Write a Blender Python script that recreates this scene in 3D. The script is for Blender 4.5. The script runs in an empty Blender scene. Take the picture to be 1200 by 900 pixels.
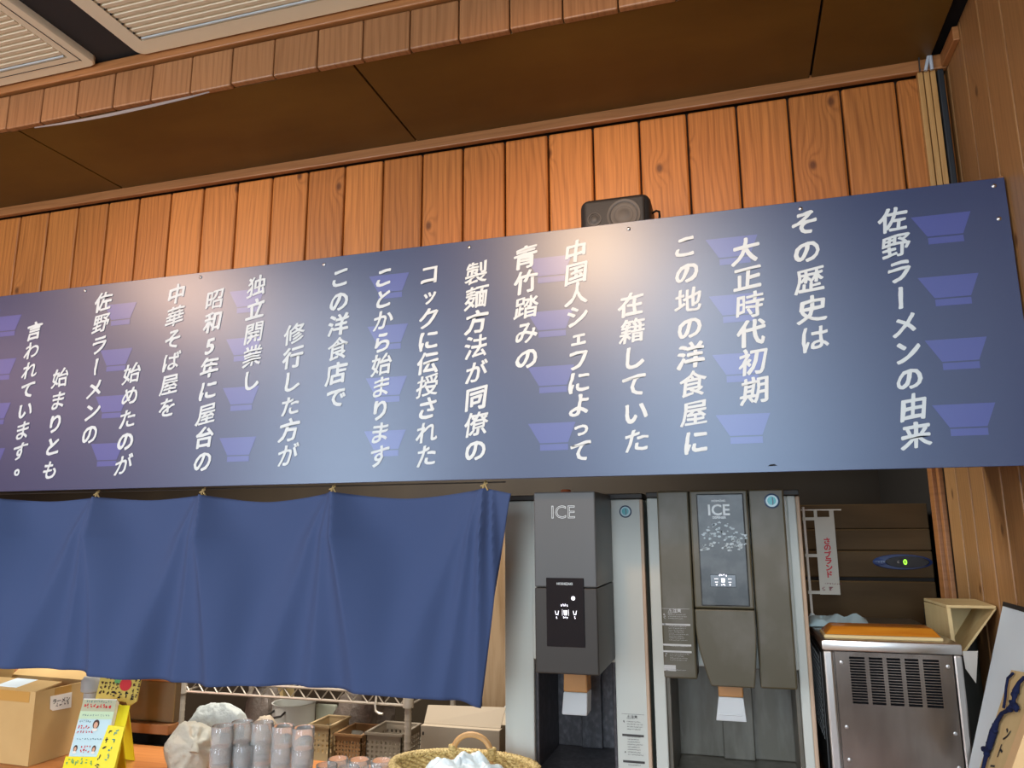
import bpy, bmesh, math, random
from mathutils import Vector, Matrix, noise as mnoise
random.seed(7)
S = bpy.context.scene
COL = S.collection
PI = math.pi

# ------------------------------------------------------------------ camera
YAW, PIT, ROL, FPX = math.radians(16.4431), math.radians(10.9919), math.radians(-.3107), 884.0
CZ = 1.5
FW = Vector((-math.sin(YAW)*math.cos(PIT), math.cos(YAW)*math.cos(PIT), math.sin(PIT)))
_r = Vector((math.cos(YAW), math.sin(YAW), 0)); _u = _r.cross(FW)
RT = _r*math.cos(ROL) + _u*math.sin(ROL)
UP = _u*math.cos(ROL) - _r*math.sin(ROL)
cam = bpy.data.cameras.new('camera'); cam.sensor_width = 36; cam.lens = FPX*36/1200; cam.clip_start = .02
co = bpy.data.objects.new('camera', cam); COL.objects.link(co)
co.matrix_world = Matrix(((RT.x, UP.x, -FW.x, 0), (RT.y, UP.y, -FW.y, 0), (RT.z, UP.z, -FW.z, CZ), (0, 0, 0, 1)))
S.camera = co
def at(px, py, Y):                       # where the sight line through a photo point meets the depth Y
    d = FW*FPX + RT*(px-600) - UP*(py-450); t = Y/d.y
    return Vector((d.x*t, Y, CZ+d.z*t))
def atz(px, py, Z):
    d = FW*FPX + RT*(px-600) - UP*(py-450); t = (Z-CZ)/d.z
    return Vector((d.x*t, d.y*t, Z))

# ------------------------------------------------------------------ world, lights, exposure
S.view_settings.view_transform = 'Standard'; S.view_settings.look = 'None'
S.view_settings.gamma = 1; S.view_settings.use_curve_mapping = False
S.view_settings.exposure = 0.14
W = bpy.data.worlds.new('world'); S.world = W; W.use_nodes = True
W.node_tree.nodes['Background'].inputs[0].default_value = (.75, .82, .95, 1)
W.node_tree.nodes['Background'].inputs[1].default_value = .2
def area(name, loc, rot, sx, sy, power, col):
    l = bpy.data.lights.new(name, 'AREA'); l.shape = 'RECTANGLE'; l.size = sx; l.size_y = sy
    l.energy = power; l.color = col
    o = bpy.data.objects.new(name, l); COL.objects.link(o); o.location = loc; o.rotation_euler = rot
    return o
WARM, COOL, NEUT = (1, .72, .45), (.80, .90, 1), (1, .93, .84)
area('window_daylight', (-3.4, -3.1, 1.80), (PI/2, 0, 0), .75, 1.7, 92, COOL)       # rear wall windows
area('window_daylight', (-.15, -3.1, 1.80), (PI/2, 0, 0), 1.2, 1.7, 66, (.70, .85, 1))
area('ceiling_panel_light', (-.20, -1.4, 2.73), (0, 0, 0), .52, 2.6, 66, (.97, .95, .96))   # ceiling fixtures of the dining room
area('ceiling_panel_light', (-2.45, -1.4, 2.73), (0, 0, 0),   .46, 2.5, 60, (.97, .95, .96))
area('ceiling_panel_light', (-5.3, -1.4, 2.73), (0, 0, 0), 1.0, 2.4, 90, (1, .55, .47))  # added warm panel, tints the reflection in the sign's left end
def downlight(loc, power, col, aim, r=.07):
    l = bpy.data.lights.new('downlight', 'SPOT'); l.energy = power; l.color = col; l.shadow_soft_size = r
    l.spot_size = math.radians(46); l.spot_blend = .9
    o = bpy.data.objects.new('spotlight', l); COL.objects.link(o); o.location = loc      # ceiling spotlights aimed at the sign
    o.rotation_euler = (Vector(aim)-Vector(loc)).to_track_quat('-Z', 'Y').to_euler()
downlight((-.53, .10, 2.70), 72, (1, .56, .27), (-.30, 1.6, 2.12)); downlight((-2.6, .15, 2.70), 58, (1, .56, .32), (-1.55, 1.6, 2.12))
area('kitchen_light', (-1.45, 2.30, 2.40), (0, 0, 0), 1.5, .4, 58, NEUT)

# ------------------------------------------------------------------ mesh helpers
class MB:
    def __init__(s): s.v = []; s.f = []
    def add(s, vs, fs):
        b = len(s.v); s.v += [Vector(v) for v in vs]; s.f += [tuple(i+b for i in f) for f in fs]; return s
    def box(s, x0, x1, y0, y1, z0, z1):
        return s.add([(x, y, z) for z in (z0, z1) for y in (y0, y1) for x in (x0, x1)],
                     [(0, 2, 3, 1), (4, 5, 7, 6), (0, 1, 5, 4), (2, 6, 7, 3), (0, 4, 6, 2), (1, 3, 7, 5)])
    def obox(s, o, u, v, w, a0, a1, b0, b1, c0, c1):  # box in a frame
        o, u, v, w = map(Vector, (o, u, v, w))
        return s.add([o+u*a+v*b+w*c for c in (c0, c1) for b in (b0, b1) for a in (a0, a1)],
                     [(0, 2, 3, 1), (4, 5, 7, 6), (0, 1, 5, 4), (2, 6, 7, 3), (0, 4, 6, 2), (1, 3, 7, 5)])
    def prism(s, pts, d):                             # polygon swept by vector d
        n = len(pts); d = Vector(d); p = [Vector(q) for q in pts]
        s.add(p+[q+d for q in p], [tuple(range(n))[::-1], tuple(range(n, 2*n))]+[(i, (i+1) % n, n+(i+1) % n, n+i) for i in range(n)])
        return s
    def poly(s, pts): return s.add(pts, [tuple(range(len(pts)))])
    def lathe(s, c, prof, n=28, ax=(0, 0, 1), closed=False):
        ax = Vector(ax).normalized(); e = ax.orthogonal().normalized(); g = ax.cross(e); c = Vector(c)
        vs = []
        for r, h in prof:
            for k in range(n):
                a = 2*PI*k/n; vs.append(c+ax*h+(e*math.cos(a)+g*math.sin(a))*r)
        m = len(prof); fs = []
        for i in range(m-1 if not closed else m):
            j = (i+1) % m
            for k in range(n): fs.append((i*n+k, i*n+(k+1) % n, j*n+(k+1) % n, j*n+k))
        if not closed:
            if prof[0][0] > 0: fs.append(tuple(range(n))[::-1])
            if prof[-1][0] > 0: fs.append(tuple((m-1)*n+k for k in range(n)))
        return s.add(vs, fs)
    def cyl(s, p, q, r, n=16):
        p, q = Vector(p), Vector(q); return s.lathe(p, [(r, 0), (r, (q-p).length)], n, q-p)
    def tube(s, pts, r, n=8):
        pts = [Vector(p) for p in pts]; vs = []; fs = []; m = len(pts)
        ref = None
        for i, p in enumerate(pts):
            t = (pts[min(i+1, m-1)]-pts[max(i-1, 0)]).normalized()
            e = t.orthogonal().normalized() if ref is None else (ref-t*ref.dot(t)).normalized()
            ref = e; g = t.cross(e); rr = r[i] if isinstance(r, (list, tuple)) else r
            for k in range(n):
                a = 2*PI*k/n; vs.append(p+(e*math.cos(a)+g*math.sin(a))*rr)
        for i in range(m-1):
            for k in range(n): fs.append((i*n+k, i*n+(k+1) % n, (i+1)*n+(k+1) % n, (i+1)*n+k))
        fs += [tuple(range(n))[::-1], tuple((m-1)*n+k for k in range(n))]
        return s.add(vs, fs)
    def build(s, name, m, parent=None, bevel=0, seg=2, smooth=False, weld=True):
        off = Vector((0, 0, 0)); p = parent
        while p: off += p.location; p = p.parent
        me = bpy.data.meshes.new(name)
        me.from_pydata([tuple(v-off) for v in s.v], [], s.f)
        bm = bmesh.new(); bm.from_mesh(me)
        if weld: bmesh.ops.remove_doubles(bm, verts=bm.verts, dist=1e-5)
        bmesh.ops.recalc_face_normals(bm, faces=bm.faces)
        if bevel:
            es = [e for e in bm.edges if len(e.link_faces) == 2 and e.calc_face_angle(0) > .5]
            bmesh.ops.bevel(bm, geom=es, offset=bevel, segments=seg, affect='EDGES', profile=.5, clamp_overlap=True)
        if smooth:
            for f in bm.faces: f.smooth = True
            for e in bm.edges:
                if len(e.link_faces) == 2 and e.calc_face_angle(0) > .7: e.smooth = False
        bm.to_mesh(me); bm.free()
        me.materials.append(m)
        o = bpy.data.objects.new(name, me); COL.objects.link(o)
        if parent: o.parent = parent
        return o
def tag(o, label=None, cat=None, group=None, kind=None):
    if label: o['label'] = label
    if cat: o['category'] = cat
    if group: o['group'] = group
    if kind: o['kind'] = kind
    return o
def thing(name, loc, label, cat, group=None):
    o = bpy.data.objects.new(name, None); o.empty_display_size = .05
    COL.objects.link(o); o.location = loc
    return tag(o, label, cat, group)
def struct(name, mb, m, **k): return tag(mb.build(name, m, None, **k), kind='structure')

# glyphs ------------------------------------------------------------------
_gc = {}
def glyph(s, bold=0.0):
    if (s, bold) in _gc: return _gc[s, bold]
    cu = bpy.data.curves.new('g', 'FONT'); cu.body = s; cu.size = 1; cu.resolution_u = 3; cu.offset = bold
    o = bpy.data.objects.new('g', cu); COL.objects.link(o)
    bpy.context.view_layer.update()
    ev = o.evaluated_get(bpy.context.evaluated_depsgraph_get()); me = ev.to_mesh()
    r = ([(v.co.x, v.co.y) for v in me.vertices], [tuple(p.vertices) for p in me.polygons])
    ev.to_mesh_clear(); bpy.data.objects.remove(o); bpy.data.curves.remove(cu)
    _gc[s, bold] = r; return r
def text(mb, s, o, size, u=(1, 0, 0), v=(0, 0, 1), bold=0.0, sx=1.0, center=True):
    vs, fs = glyph(s, bold)
    if not vs: return
    o, u, v = Vector(o), Vector(u), Vector(v)
    cx = (min(p[0] for p in vs)+max(p[0] for p in vs))/2 if center else 0
    cy = (min(p[1] for p in vs)+max(p[1] for p in vs))/2 if center else 0
    mb.add([o+u*(x-cx)*size*sx+v*(y-cy)*size for x, y in vs], fs)
def brush(mb, ch, cx, cz, size, Y, seed=0):           # a brush-written character on an upright sheet
    vs, fs = glyph(ch, 0)
    small = ch in 'ッェっ'
    k = size*(.78 if small else 1.0)
    kana = ord(ch) < 0x3100
    out = []
    for x, y in vs:
        if ch == '。': x += .25; y += .28
        x -= .5; y -= .36
        if ch == 'ー': x, y = -y*1.0, x
        if small: x += .06
        if kana: x *= .98; y *= .98
        nx = mnoise.noise(Vector((x*2.2+seed*3.7, y*2.2, seed*1.3)))
        ny = mnoise.noise(Vector((x*2.2, y*2.2+seed*2.9, 9+seed*1.7)))
        x2 = x+.055*nx; y2 = y+.055*ny
        y2 += .17*x2 - .10*x2*x2                       # strokes climb to the right
        x2 += .10*y2
        f = mnoise.noise(Vector((x*7+seed, y*7, 3.1)))*.016
        out.append((cx+(x2+f)*k, cz+(y2-f)*k))
    bw = size*(.028 if len(fs) < 60 else .0185)
    th = [.55+.9*(.5+.5*mnoise.noise(Vector((x*55, z*55, seed*.7)))) for x, z in out]
    for q in range(8):                                 # a broad brush: the stroke laid down in a small circle
        a = 2*PI*q/8; dx, dz = bw*1.15*math.cos(a), bw*math.sin(a)
        mb.add([(x+dx*h, Y-.00004*q, z+dz*h) for (x, z), h in zip(out, th)], fs)
def scribble(mb, o, u, v, w, h, n, rng, thick=.12):    # too small to read: little strokes in n cells along u
    o, u, v = Vector(o), Vector(u), Vector(v); cw = w/n
    for i in range(n):
        for _ in range(rng.randint(3, 4)):
            x = (i+rng.uniform(.12, .55))*cw; y = rng.uniform(.05, .8)*h
            if rng.random() < .6: a, b = rng.uniform(.25, .4)*cw, thick*h
            else: a, b = thick*h, rng.uniform(.25, .5)*h; y = min(y, h-b)
            mb.poly([o+u*x+v*y, o+u*(x+a)+v*y, o+u*(x+a)+v*(y+b), o+u*x+v*(y+b)])

# ------------------------------------------------------------------ materials
def mat(name, col, rough=.5, metal=0, emit=0, trans=0, ior=1.45, alpha=1, bump=None, spec=.5, var=None, coat=0, sheen=0, sss=0):
    m = bpy.data.materials.new(name); m.use_nodes = True
    nt = m.node_tree; b = nt.nodes['Principled BSDF']
    b.inputs['Base Color'].default_value = (*col, 1); b.inputs['Roughness'].default_value = rough
    b.inputs['Metallic'].default_value = metal; b.inputs['IOR'].default_value = ior
    b.inputs['Transmission Weight'].default_value = trans; b.inputs['Alpha'].default_value = alpha
    b.inputs['Specular IOR Level'].default_value = spec; b.inputs['Coat Weight'].default_value = coat
    b.inputs['Sheen Weight'].default_value = sheen
    if emit: b.inputs['Emission Color'].default_value = (*col, 1); b.inputs['Emission Strength'].default_value = emit
    tc = nt.nodes.new('ShaderNodeTexCoord')
    if var:                                            # var = (scale xyz, second colour, low, high)
        mp = nt.nodes.new('ShaderNodeMapping'); mp.inputs['Scale'].default_value = var[0]
        nt.links.new(tc.outputs['Object'], mp.inputs[0])
        n = nt.nodes.new('ShaderNodeTexNoise'); n.inputs['Scale'].default_value = 1; n.inputs['Detail'].default_value = 5
        nt.links.new(mp.outputs[0], n.inputs['Vector'])
        r = nt.nodes.new('ShaderNodeValToRGB'); r.color_ramp.elements[0].position = var[2]; r.color_ramp.elements[1].position = var[3]
        r.color_ramp.elements[0].color = (*col, 1); r.color_ramp.elements[1].color = (*var[1], 1)
        nt.links.new(n.outputs['Fac'], r.inputs[0]); nt.links.new(r.outputs[0], b.inputs['Base Color'])
    if bump:                                           # (scale, strength, distance)
        n = nt.nodes.new('ShaderNodeTexNoise'); n.inputs['Scale'].default_value = bump[0]; n.inputs['Detail'].default_value = 4
        nt.links.new(tc.outputs['Object'], n.inputs['Vector'])
        bp = nt.nodes.new('ShaderNodeBump'); bp.inputs['Strength'].default_value = bump[1]; bp.inputs['Distance'].default_value = bump[2]
        nt.links.new(n.outputs['Fac'], bp.inputs['Height']); nt.links.new(bp.outputs[0], b.inputs['Normal'])
    return m
def wood(name, across, along, pitch, a0, cl, cd, knots=True, rough=.42, scale=1.0):
    m = bpy.data.materials.new(name); m.use_nodes = True; nt = m.node_tree; L = nt.links
    b = nt.nodes['Principled BSDF']; b.inputs['Roughness'].default_value = rough
    def N(t, **k):
        n = nt.nodes.new('ShaderNode'+t)
        for a, v in k.items(): setattr(n, a, v)
        return n
    def M(op, a, c=None, d=None):
        n = N('Math', operation=op)
        for i, q in enumerate((a, c, d)):
            if q is None: continue
            if hasattr(q, 'is_linked'): L.new(q, n.inputs[i])
            else: n.inputs[i].default_value = q
        return n.outputs[0]
    tc = N('TexCoord'); sp = N('SeparateXYZ'); L.new(tc.outputs['Object'], sp.inputs[0])
    A, Z = sp.outputs[across], sp.outputs[along]
    idx = M('FLOOR', M('DIVIDE', M('SUBTRACT', A, a0), pitch))
    wn = N('TexWhiteNoise', noise_dimensions='1D'); L.new(idx, wn.inputs['W']); rnd = wn.outputs['Value']
    wn2 = N('TexWhiteNoise', noise_dimensions='1D'); L.new(M('ADD', idx, .37), wn2.inputs['W'])
    def vec(sa, sz, k):
        c = N('CombineXYZ'); L.new(M('MULTIPLY', A, sa*scale), c.inputs[0]); L.new(M('MULTIPLY', Z, sz*scale), c.inputs[1]); L.new(M('MULTIPLY', rnd, k), c.inputs[2]); return c.outputs[0]
    warp = N('TexNoise'); warp.inputs['Scale'].default_value = 1; warp.inputs['Detail'].default_value = 2; L.new(vec(9, 1.6, 53), warp.inputs['Vector'])
    vo = N('TexVoronoi', feature='F1', voronoi_dimensions='2D'); vo.inputs['Scale'].default_value = 1
    kc = N('CombineXYZ'); L.new(M('MULTIPLY_ADD', A, 7*scale, M('MULTIPLY', rnd, 131)), kc.inputs[0]); L.new(M('MULTIPLY_ADD', Z, 4.4*scale, M('MULTIPLY', rnd, 717)), kc.inputs[1]); L.new(kc.outputs[0], vo.inputs['Vector'])
    sc = N('SeparateColor'); L.new(vo.outputs['Color'], sc.inputs[0])
    kon = M('GREATER_THAN', sc.outputs[0], .50 if knots else 2)
    kd = vo.outputs['Distance']
    kinf = M('MULTIPLY', M('POWER', 2.718, M('MULTIPLY', M('MULTIPLY', kd, kd), -40)), kon)
    ph = M('ADD', M('ADD', M('MULTIPLY', A, 330*scale), M('MULTIPLY', warp.outputs['Fac'], 34)), M('MULTIPLY', kinf, 11))
    ring = M('MULTIPLY_ADD', M('SINE', ph), .5, .5)
    fine = N('TexNoise'); fine.inputs['Scale'].default_value = 1; fine.inputs['Detail'].default_value = 4; L.new(vec(240, 5, 17), fine.inputs['Vector'])
    fac = M('ADD', M('MULTIPLY', M('POWER', ring, 3), .25), M('MULTIPLY_ADD', fine.outputs['Fac'], 1.0, -.18))
    fac = M('ADD', fac, M('MULTIPLY_ADD', wn2.outputs['Value'], .44, -.3))
    rp = N('ValToRGB'); e = rp.color_ramp.elements; e[0].color = (*cl, 1); e[0].position = .0; e[1].color = (*cd, 1); e[1].position = 1.0
    L.new(fac, rp.inputs[0])
    core = M('MULTIPLY', M('SMOOTH_MIN', 1.0, M('MAXIMUM', M('MULTIPLY_ADD', kd, -20, 1.6), 0), .1), kon)
    mx = N('MixRGB'); L.new(M('MULTIPLY', core, .8), mx.inputs[0]); L.new(rp.outputs[0], mx.inputs[1]); mx.inputs[2].default_value = (cd[0]*.32, cd[1]*.26, cd[2]*.25, 1)
    L.new(mx.outputs[0], b.inputs['Base Color'])
    bp = N('Bump'); bp.inputs['Strength'].default_value = .12; bp.inputs['Distance'].default_value = .002; L.new(fac, bp.inputs['Height']); L.new(bp.outputs[0], b.inputs['Normal'])
    return m
PB, PB0 = .1257, .433
PR, PR0 = .1155, 1.864
PF, PF0 = .123, -.555
CEDAR_L, CEDAR_D = (.61, .225, .050), (.23, .066, .010)
M_wall = wood('cedar_wall', 0, 2, PB, PB0, CEDAR_L, CEDAR_D)
M_fasc = wood('cedar_fascia', 0, 2, PF, PF0, (.37, .175, .070), (.19, .075, .024), knots=False)
M_side = wood('cedar_side_wall', 1, 2, PR, PR0, (.40, .215, .082), (.23, .108, .036))
M_trim = wood('cedar_trim', 2, 0, .5, -.3, (.39, .165, .055), (.23, .085, .022), knots=False)
M_lath = wood('pale_lath', 0, 2, .0131, .478, (.56, .33, .12), (.40, .20, .06), knots=False)
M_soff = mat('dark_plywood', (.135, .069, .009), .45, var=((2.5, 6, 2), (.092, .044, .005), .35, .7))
M_black = mat('matt_black', (.010, .010, .011), .8, spec=.1)
M_groove = mat('dark_backing', (.03, .014, .006), .8)
M_ceil = mat('charcoal_ceiling', (.022, .021, .022), .7)
M_plaster = mat('brown_plaster', (.24, .17, .11), .8)
M_floor = mat('grey_floor', (.55, .48, .40), .5)
M_sign = mat('navy_sign_print', (.011, .017, .078), .36, spec=1, ior=1.56)
M_white = mat('white_print', (.56, .63, .65), .42)
M_motif = mat('violet_print', (.040, .048, .23), .36, spec=1, ior=1.56)
for m_ in (M_sign, M_motif): m_.node_tree.nodes['Principled BSDF'].inputs['Specular Tint'].default_value = (.74, .88, 1, 1)   # bluish cast of the reflected light, tinted into the material
M_cream = mat('cream_plastic', (.80, .71, .52), .45)
M_creamd = mat('cream_plastic_slat', (.62, .54, .39), .5)
M_noren = mat('indigo_cloth', (.048, .076, .168), .95, spec=.15, bump=(900, .1, .0006))
M_string = mat('straw_string', (.45, .33, .14), .8)
M_grey = mat('warm_grey_plastic', (.080, .086, .088), .38)
M_greyd = mat('dim_grey_plastic', (.034, .031, .027), .45, spec=.4)
M_taupe = mat('worn_taupe_plastic', (.062, .054, .028), .40, var=((14, 14, 9), (.10, .093, .07), .45, .75))
M_panel = mat('pale_grey_steel', (.52, .565, .525), .42)
M_beige = mat('beige_edge', (.50, .38, .27), .5)
M_glassb = mat('black_gloss', (.012, .012, .015), .12)
M_window = mat('smoked_window', (.030, .036, .038), .25, spec=.35, var=((30, 30, 30), (.06, .07, .072), .4, .7))
M_chute = mat('milky_spout', (.72, .78, .80), .3, trans=.35)
M_amber = mat('amber_spout', (.42, .21, .07), .35)
M_led = mat('lit_white', (.93, .92, 1), .4, emit=1.6)
M_teal = mat('teal_badge', (.03, .36, .40), .3)
M_navy = mat('navy_badge', (.02, .05, .11), .3)
M_steel = mat('stainless_steel', (.27, .23, .20), .24, metal=1, var=((14, 3, 5), (.17, .14, .12), .35, .65))
M_steelb = mat('bright_steel', (.52, .50, .48), .3, metal=1)
M_fridge = mat('brown_stainless', (.135, .088, .042), .4, metal=.0, spec=.08, var=((2, 3, 9), (.080, .050, .022), .35, .65))
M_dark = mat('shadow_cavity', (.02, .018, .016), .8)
M_card = mat('cardboard', (.54, .37, .155), .85, var=((8, 8, 8), (.49, .325, .13), .3, .7))
M_cardg = mat('grey_cardboard', (.36, .295, .215), .85)
M_tape = mat('kraft_tape', (.50, .28, .07), .35)
M_paper = mat('white_paper', (.78, .75, .68), .8)
M_ink = mat('black_ink', (.015, .015, .02), .6)
M_red = mat('red_ink', (.60, .02, .03), .5)
M_yellow = mat('yellow_card', (.83, .72, .015), .5)
M_green = mat('green_print', (.12, .38, .12), .5)
M_sky = mat('pale_blue_print', (.50, .70, .76), .5)
M_blue = mat('blue_print', (.06, .16, .50), .5)
M_skin = mat('peach_print', (.62, .36, .24), .6)
M_orange = mat('orange_plastic', (.75, .20, .07), .45)
M_lacq = mat('amber_lacquer', (.62, .24, .02), .25, var=((6, 60, 60), (.48, .15, .012), .35, .7))
M_cwood = wood('counter_wood', 1, 0, .2, 0, (.50, .20, .06), (.30, .09, .025), knots=False, rough=.3)
M_wood2 = mat('plain_wood', (.36, .16, .06), .5, var=((4, 40, 40), (.26, .10, .035), .35, .7))
M_pale = mat('pale_plywood', (.66, .52, .26), .6, var=((5, 40, 6), (.60, .45, .21), .35, .7))
M_film = mat('milky_plastic_bag', (.66, .64, .54), .3, trans=.40, ior=1.2, bump=(60, .5, .01))
M_film2 = mat('white_plastic_bag', (.62, .66, .63), .35, trans=.35, ior=1.2, bump=(70, .5, .01))
M_dbag = mat('dark_plastic_bag', (.20, .165, .14), .4, bump=(60, .6, .01))
M_clear = mat('clear_glass', (.90, .93, .93), .03, trans=.80, ior=1.36)
M_pot = mat('white_enamel', (.70, .71, .66), .25)
M_bkt1 = mat('beige_plastic_basket', (.60, .46, .26), .5)
M_bkt2 = mat('tan_plastic_basket', (.42, .24, .11), .5)
M_bkt3 = mat('grey_plastic_basket', (.36, .31, .24), .5)
M_wicker = mat('straw_wicker', (.66, .50, .21), .65, var=((160, 160, 260), (.34, .22, .07), .42, .66))
M_cane = mat('bent_cane', (.58, .33, .13), .5)
M_chrome = mat('chrome_wire', (.62, .56, .47), .35, metal=.5)
M_foam = mat('white_panel_board', (.74, .87, .92), .55)
M_cord = mat('navy_cord', (.010, .016, .055), .9, spec=.2, bump=(300, .6, .002))
M_cloth = mat('pale_blue_cloth', (.45, .62, .66), .85)
M_lime = mat('lit_green_digit', (.35, .95, .05), .4, emit=1.5)
M_wire = mat('grey_wire', (.42, .46, .50), .5)
M_mesh = mat('dark_speaker', (.020, .021, .022), .5)
M_mesh2 = mat('speaker_mesh', (.045, .043, .040), .55, bump=(700, .5, .001))
M_cone = mat('speaker_cone', (.075, .068, .060), .5)

# ------------------------------------------------------------------ the room
WY, WX, SY = 1.88, .545, 1.60         # plank wall, right wall, sign face
SOF, CEIL, FY = 2.615, 2.76, 1.461
XL = -4.4
b = MB(); b.box(XL-2, WX+.3, WY+.022, WY+.10, 1.66, 2.80); struct('wall_kitchen_partition', b, M_groove)
b = MB()
x = PB0+PB
while x > XL:
    b.box(max(x-PB, XL)+.0021, min(x, WX)-.0021, WY, WY+.024, 1.66, 2.5815); x -= PB
struct('wall_back', b, M_wall, bevel=.0052)
b = MB(); b.box(XL, WX-.001, WY-.018, WY+.001, 2.586, 2.624); struct('trim_1', b, M_trim, bevel=.003)
# soffit of dark plywood sheets with thin joints
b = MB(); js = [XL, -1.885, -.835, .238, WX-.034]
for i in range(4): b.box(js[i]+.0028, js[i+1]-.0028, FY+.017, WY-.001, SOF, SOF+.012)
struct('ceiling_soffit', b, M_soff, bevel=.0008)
b = MB(); b.box(XL, WX, FY+.017, WY+.05, SOF+.014, SOF+.03); struct('ceiling_soffit_void', b, M_black)
b = MB(); x = PF0+PF*9
while x > XL:
    b.box(x-PF+.0012, min(x, WX)-.0012, FY-.002, FY+.016, SOF-.002+random.uniform(-.002, .002), 2.7165); x -= PF
struct('wall_fascia', b, M_fasc, bevel=.0035)
b = MB(); b.box(XL, WX, FY+.0165, FY+.03, SOF+.032, CEIL); struct('wall_fascia_backing', b, M_groove)
b = MB(); b.box(XL, WX-.001, FY-.010, FY+.016, 2.7225, 2.753); struct('trim_2', b, M_trim, bevel=.003)
b = MB(); b.box(-6.5, WX+.3, -3.3, FY+.02, CEIL, CEIL+.05); struct('ceiling', b, M_ceil)
# right wall of vertical boards
b = MB(); b.box(WX+.02, WX+.08, -3.3, 2.47, 0, 2.85); struct('wall_right_backing', b, M_groove)
b = MB(); y = PR0+PR*4
while y > .95:
    if y > 1.66:
        b.box(WX, WX+.022, y-PR+.0048, y-.0048, 0, 1.75); b.box(WX, WX+.022, y-PR+.0015, y-.0015, 1.753, 2.80)
    else: b.box(WX, WX+.022, y-PR+.0015, y-.0015, 0, 2.80)
    y -= PR
struct('wall_right', b, M_side, bevel=.003)
b = MB(); b.box(WX, WX+.022, -3.3, y-.002, 0, 2.80); struct('wall_right_front', b, mat('darkened_unseen_wall', (.045, .030, .022), .5))  # unseen stretch, coloured dark so the sign's right end reflects less light
b = MB(); b.box(WX-.022, WX, 2.362, 2.410, 0.0, 2.4); b.box(WX-.012, WX, 2.332, 2.358, 0.0, 2.4); struct('trim_3', b, M_trim, bevel=.002)
b = MB(); b.box(WX-.014, WX, 1.755, WY-.019, 2.587, 2.622); struct('trim_4', b, M_trim, bevel=.002)
b = MB(); b.box(WX-.011, WX-.001, SY+.012, SY+.03, 2.075, 2.186); struct('trim_5', b, M_trim, bevel=.001)
# bulkhead that carries the sign, and the kitchen behind the opening
b = MB(); b.box(XL, WX-.002, SY+.008, WY-.001, 1.645, 2.125); struct('wall_bulkhead', b, M_trim)
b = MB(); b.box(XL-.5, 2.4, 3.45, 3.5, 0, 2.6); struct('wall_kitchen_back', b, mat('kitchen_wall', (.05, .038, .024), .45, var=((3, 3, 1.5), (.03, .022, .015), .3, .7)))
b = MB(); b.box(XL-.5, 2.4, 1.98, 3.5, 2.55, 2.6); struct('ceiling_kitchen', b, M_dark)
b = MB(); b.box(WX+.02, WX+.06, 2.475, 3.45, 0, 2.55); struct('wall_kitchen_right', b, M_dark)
b = MB(); b.box(-6.5, 2.4, -3.3, 3.5, -.05, 0); struct('floor', b, M_floor)
b = MB(); b.box(-6.5, WX, -3.35, -3.2, 0, 2.76); struct('wall_front', b, M_plaster)
b = MB(); b.box(-6.6, -6.5, -3.3, 3.5, 0, 2.76); struct('wall_left', b, M_plaster)
# counter, L-shaped: deep where the machines stand
CT = .90
b = MB(); b.prism([(XL, 1.2, CT-.05), (WX-.002, 1.2, CT-.05), (WX-.002, 2.40, CT-.05), (-.66, 2.40, CT-.05), (-.66, 1.935, CT-.05), (XL, 1.935, CT-.05)], (0, 0, .05))
ctr = tag(b.build('service_counter', M_cwood, None, bevel=.004), 'orange brown wooden service counter running below the sign', 'counter')
MB().box(XL, WX-.002, 1.26, 1.30, 0, CT-.0505).build('front_panel', M_wood2, ctr)
# ------------------------------------------------------------------ the sign
sg = thing('sign_board', (-.96, SY, 1.612), 'long navy sign board with columns of white brush lettering and violet bowls', 'sign')
SX0, SX1, SZ0, SZ1 = -2.34, .5405, 1.612, 2.178
MB().box(SX0, SX1, SY, SY+.006, SZ0, SZ1).build('panel', M_sign, sg, bevel=.0008)
cols = [(.335, '佐野ラーメンの由来', 2.113, 1.675, .050), (.1685, 'その歴史は', 2.128, 1.879, .055), (.047, '大正時代初期', 2.081, 1.779, .055),
        (-.0765, 'この地の洋食屋に', 2.105, 1.677, .054), (-.198, '在籍していた', 1.985, 1.685, .054), (-.319, '中国人シェフによって', 2.120, 1.667, .051),
        (-.437, '青竹踏みの', 2.120, 1.880, .054), (-.5575, '製麺方法が同僚の', 2.095, 1.677, .054), (-.677, 'コックに伝授された', 2.103, 1.669, .052),
        (-.7965, 'ことから始まります', 2.109, 1.672, .052), (-.916, 'この洋食店で', 2.120, 1.816, .054), (-1.0395, '修行した方が', 1.986, 1.682, .054),
        (-1.1565, '独立開業し', 2.122, 1.875, .054), (-1.283, '昭和5年に屋台の', 2.098, 1.674, .054), (-1.404, '中華そば屋を', 2.124, 1.817, .054),
        (-1.527, '始めたのが', 1.916, 1.673, .054), (-1.6465, '佐野ラーメンの', 2.126, 1.758, .053), (-1.768, '始まりとも', 1.919, 1.666, .053), (-1.880, '言われています。', 2.062, 1.663, .052)]
sd = 0
for cx, s, za, zb, sz in cols:
    b = MB()
    for i, ch in enumerate(s):
        sd += 1
        xx = cx + (.012 if ch == '5' else 0)
        brush(b, ch, xx, za+(zb-za)*i/(len(s)-1), sz*1.06, SY-.0012, sd)
    b.build('lettering', M_white, sg, weld=False)
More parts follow.
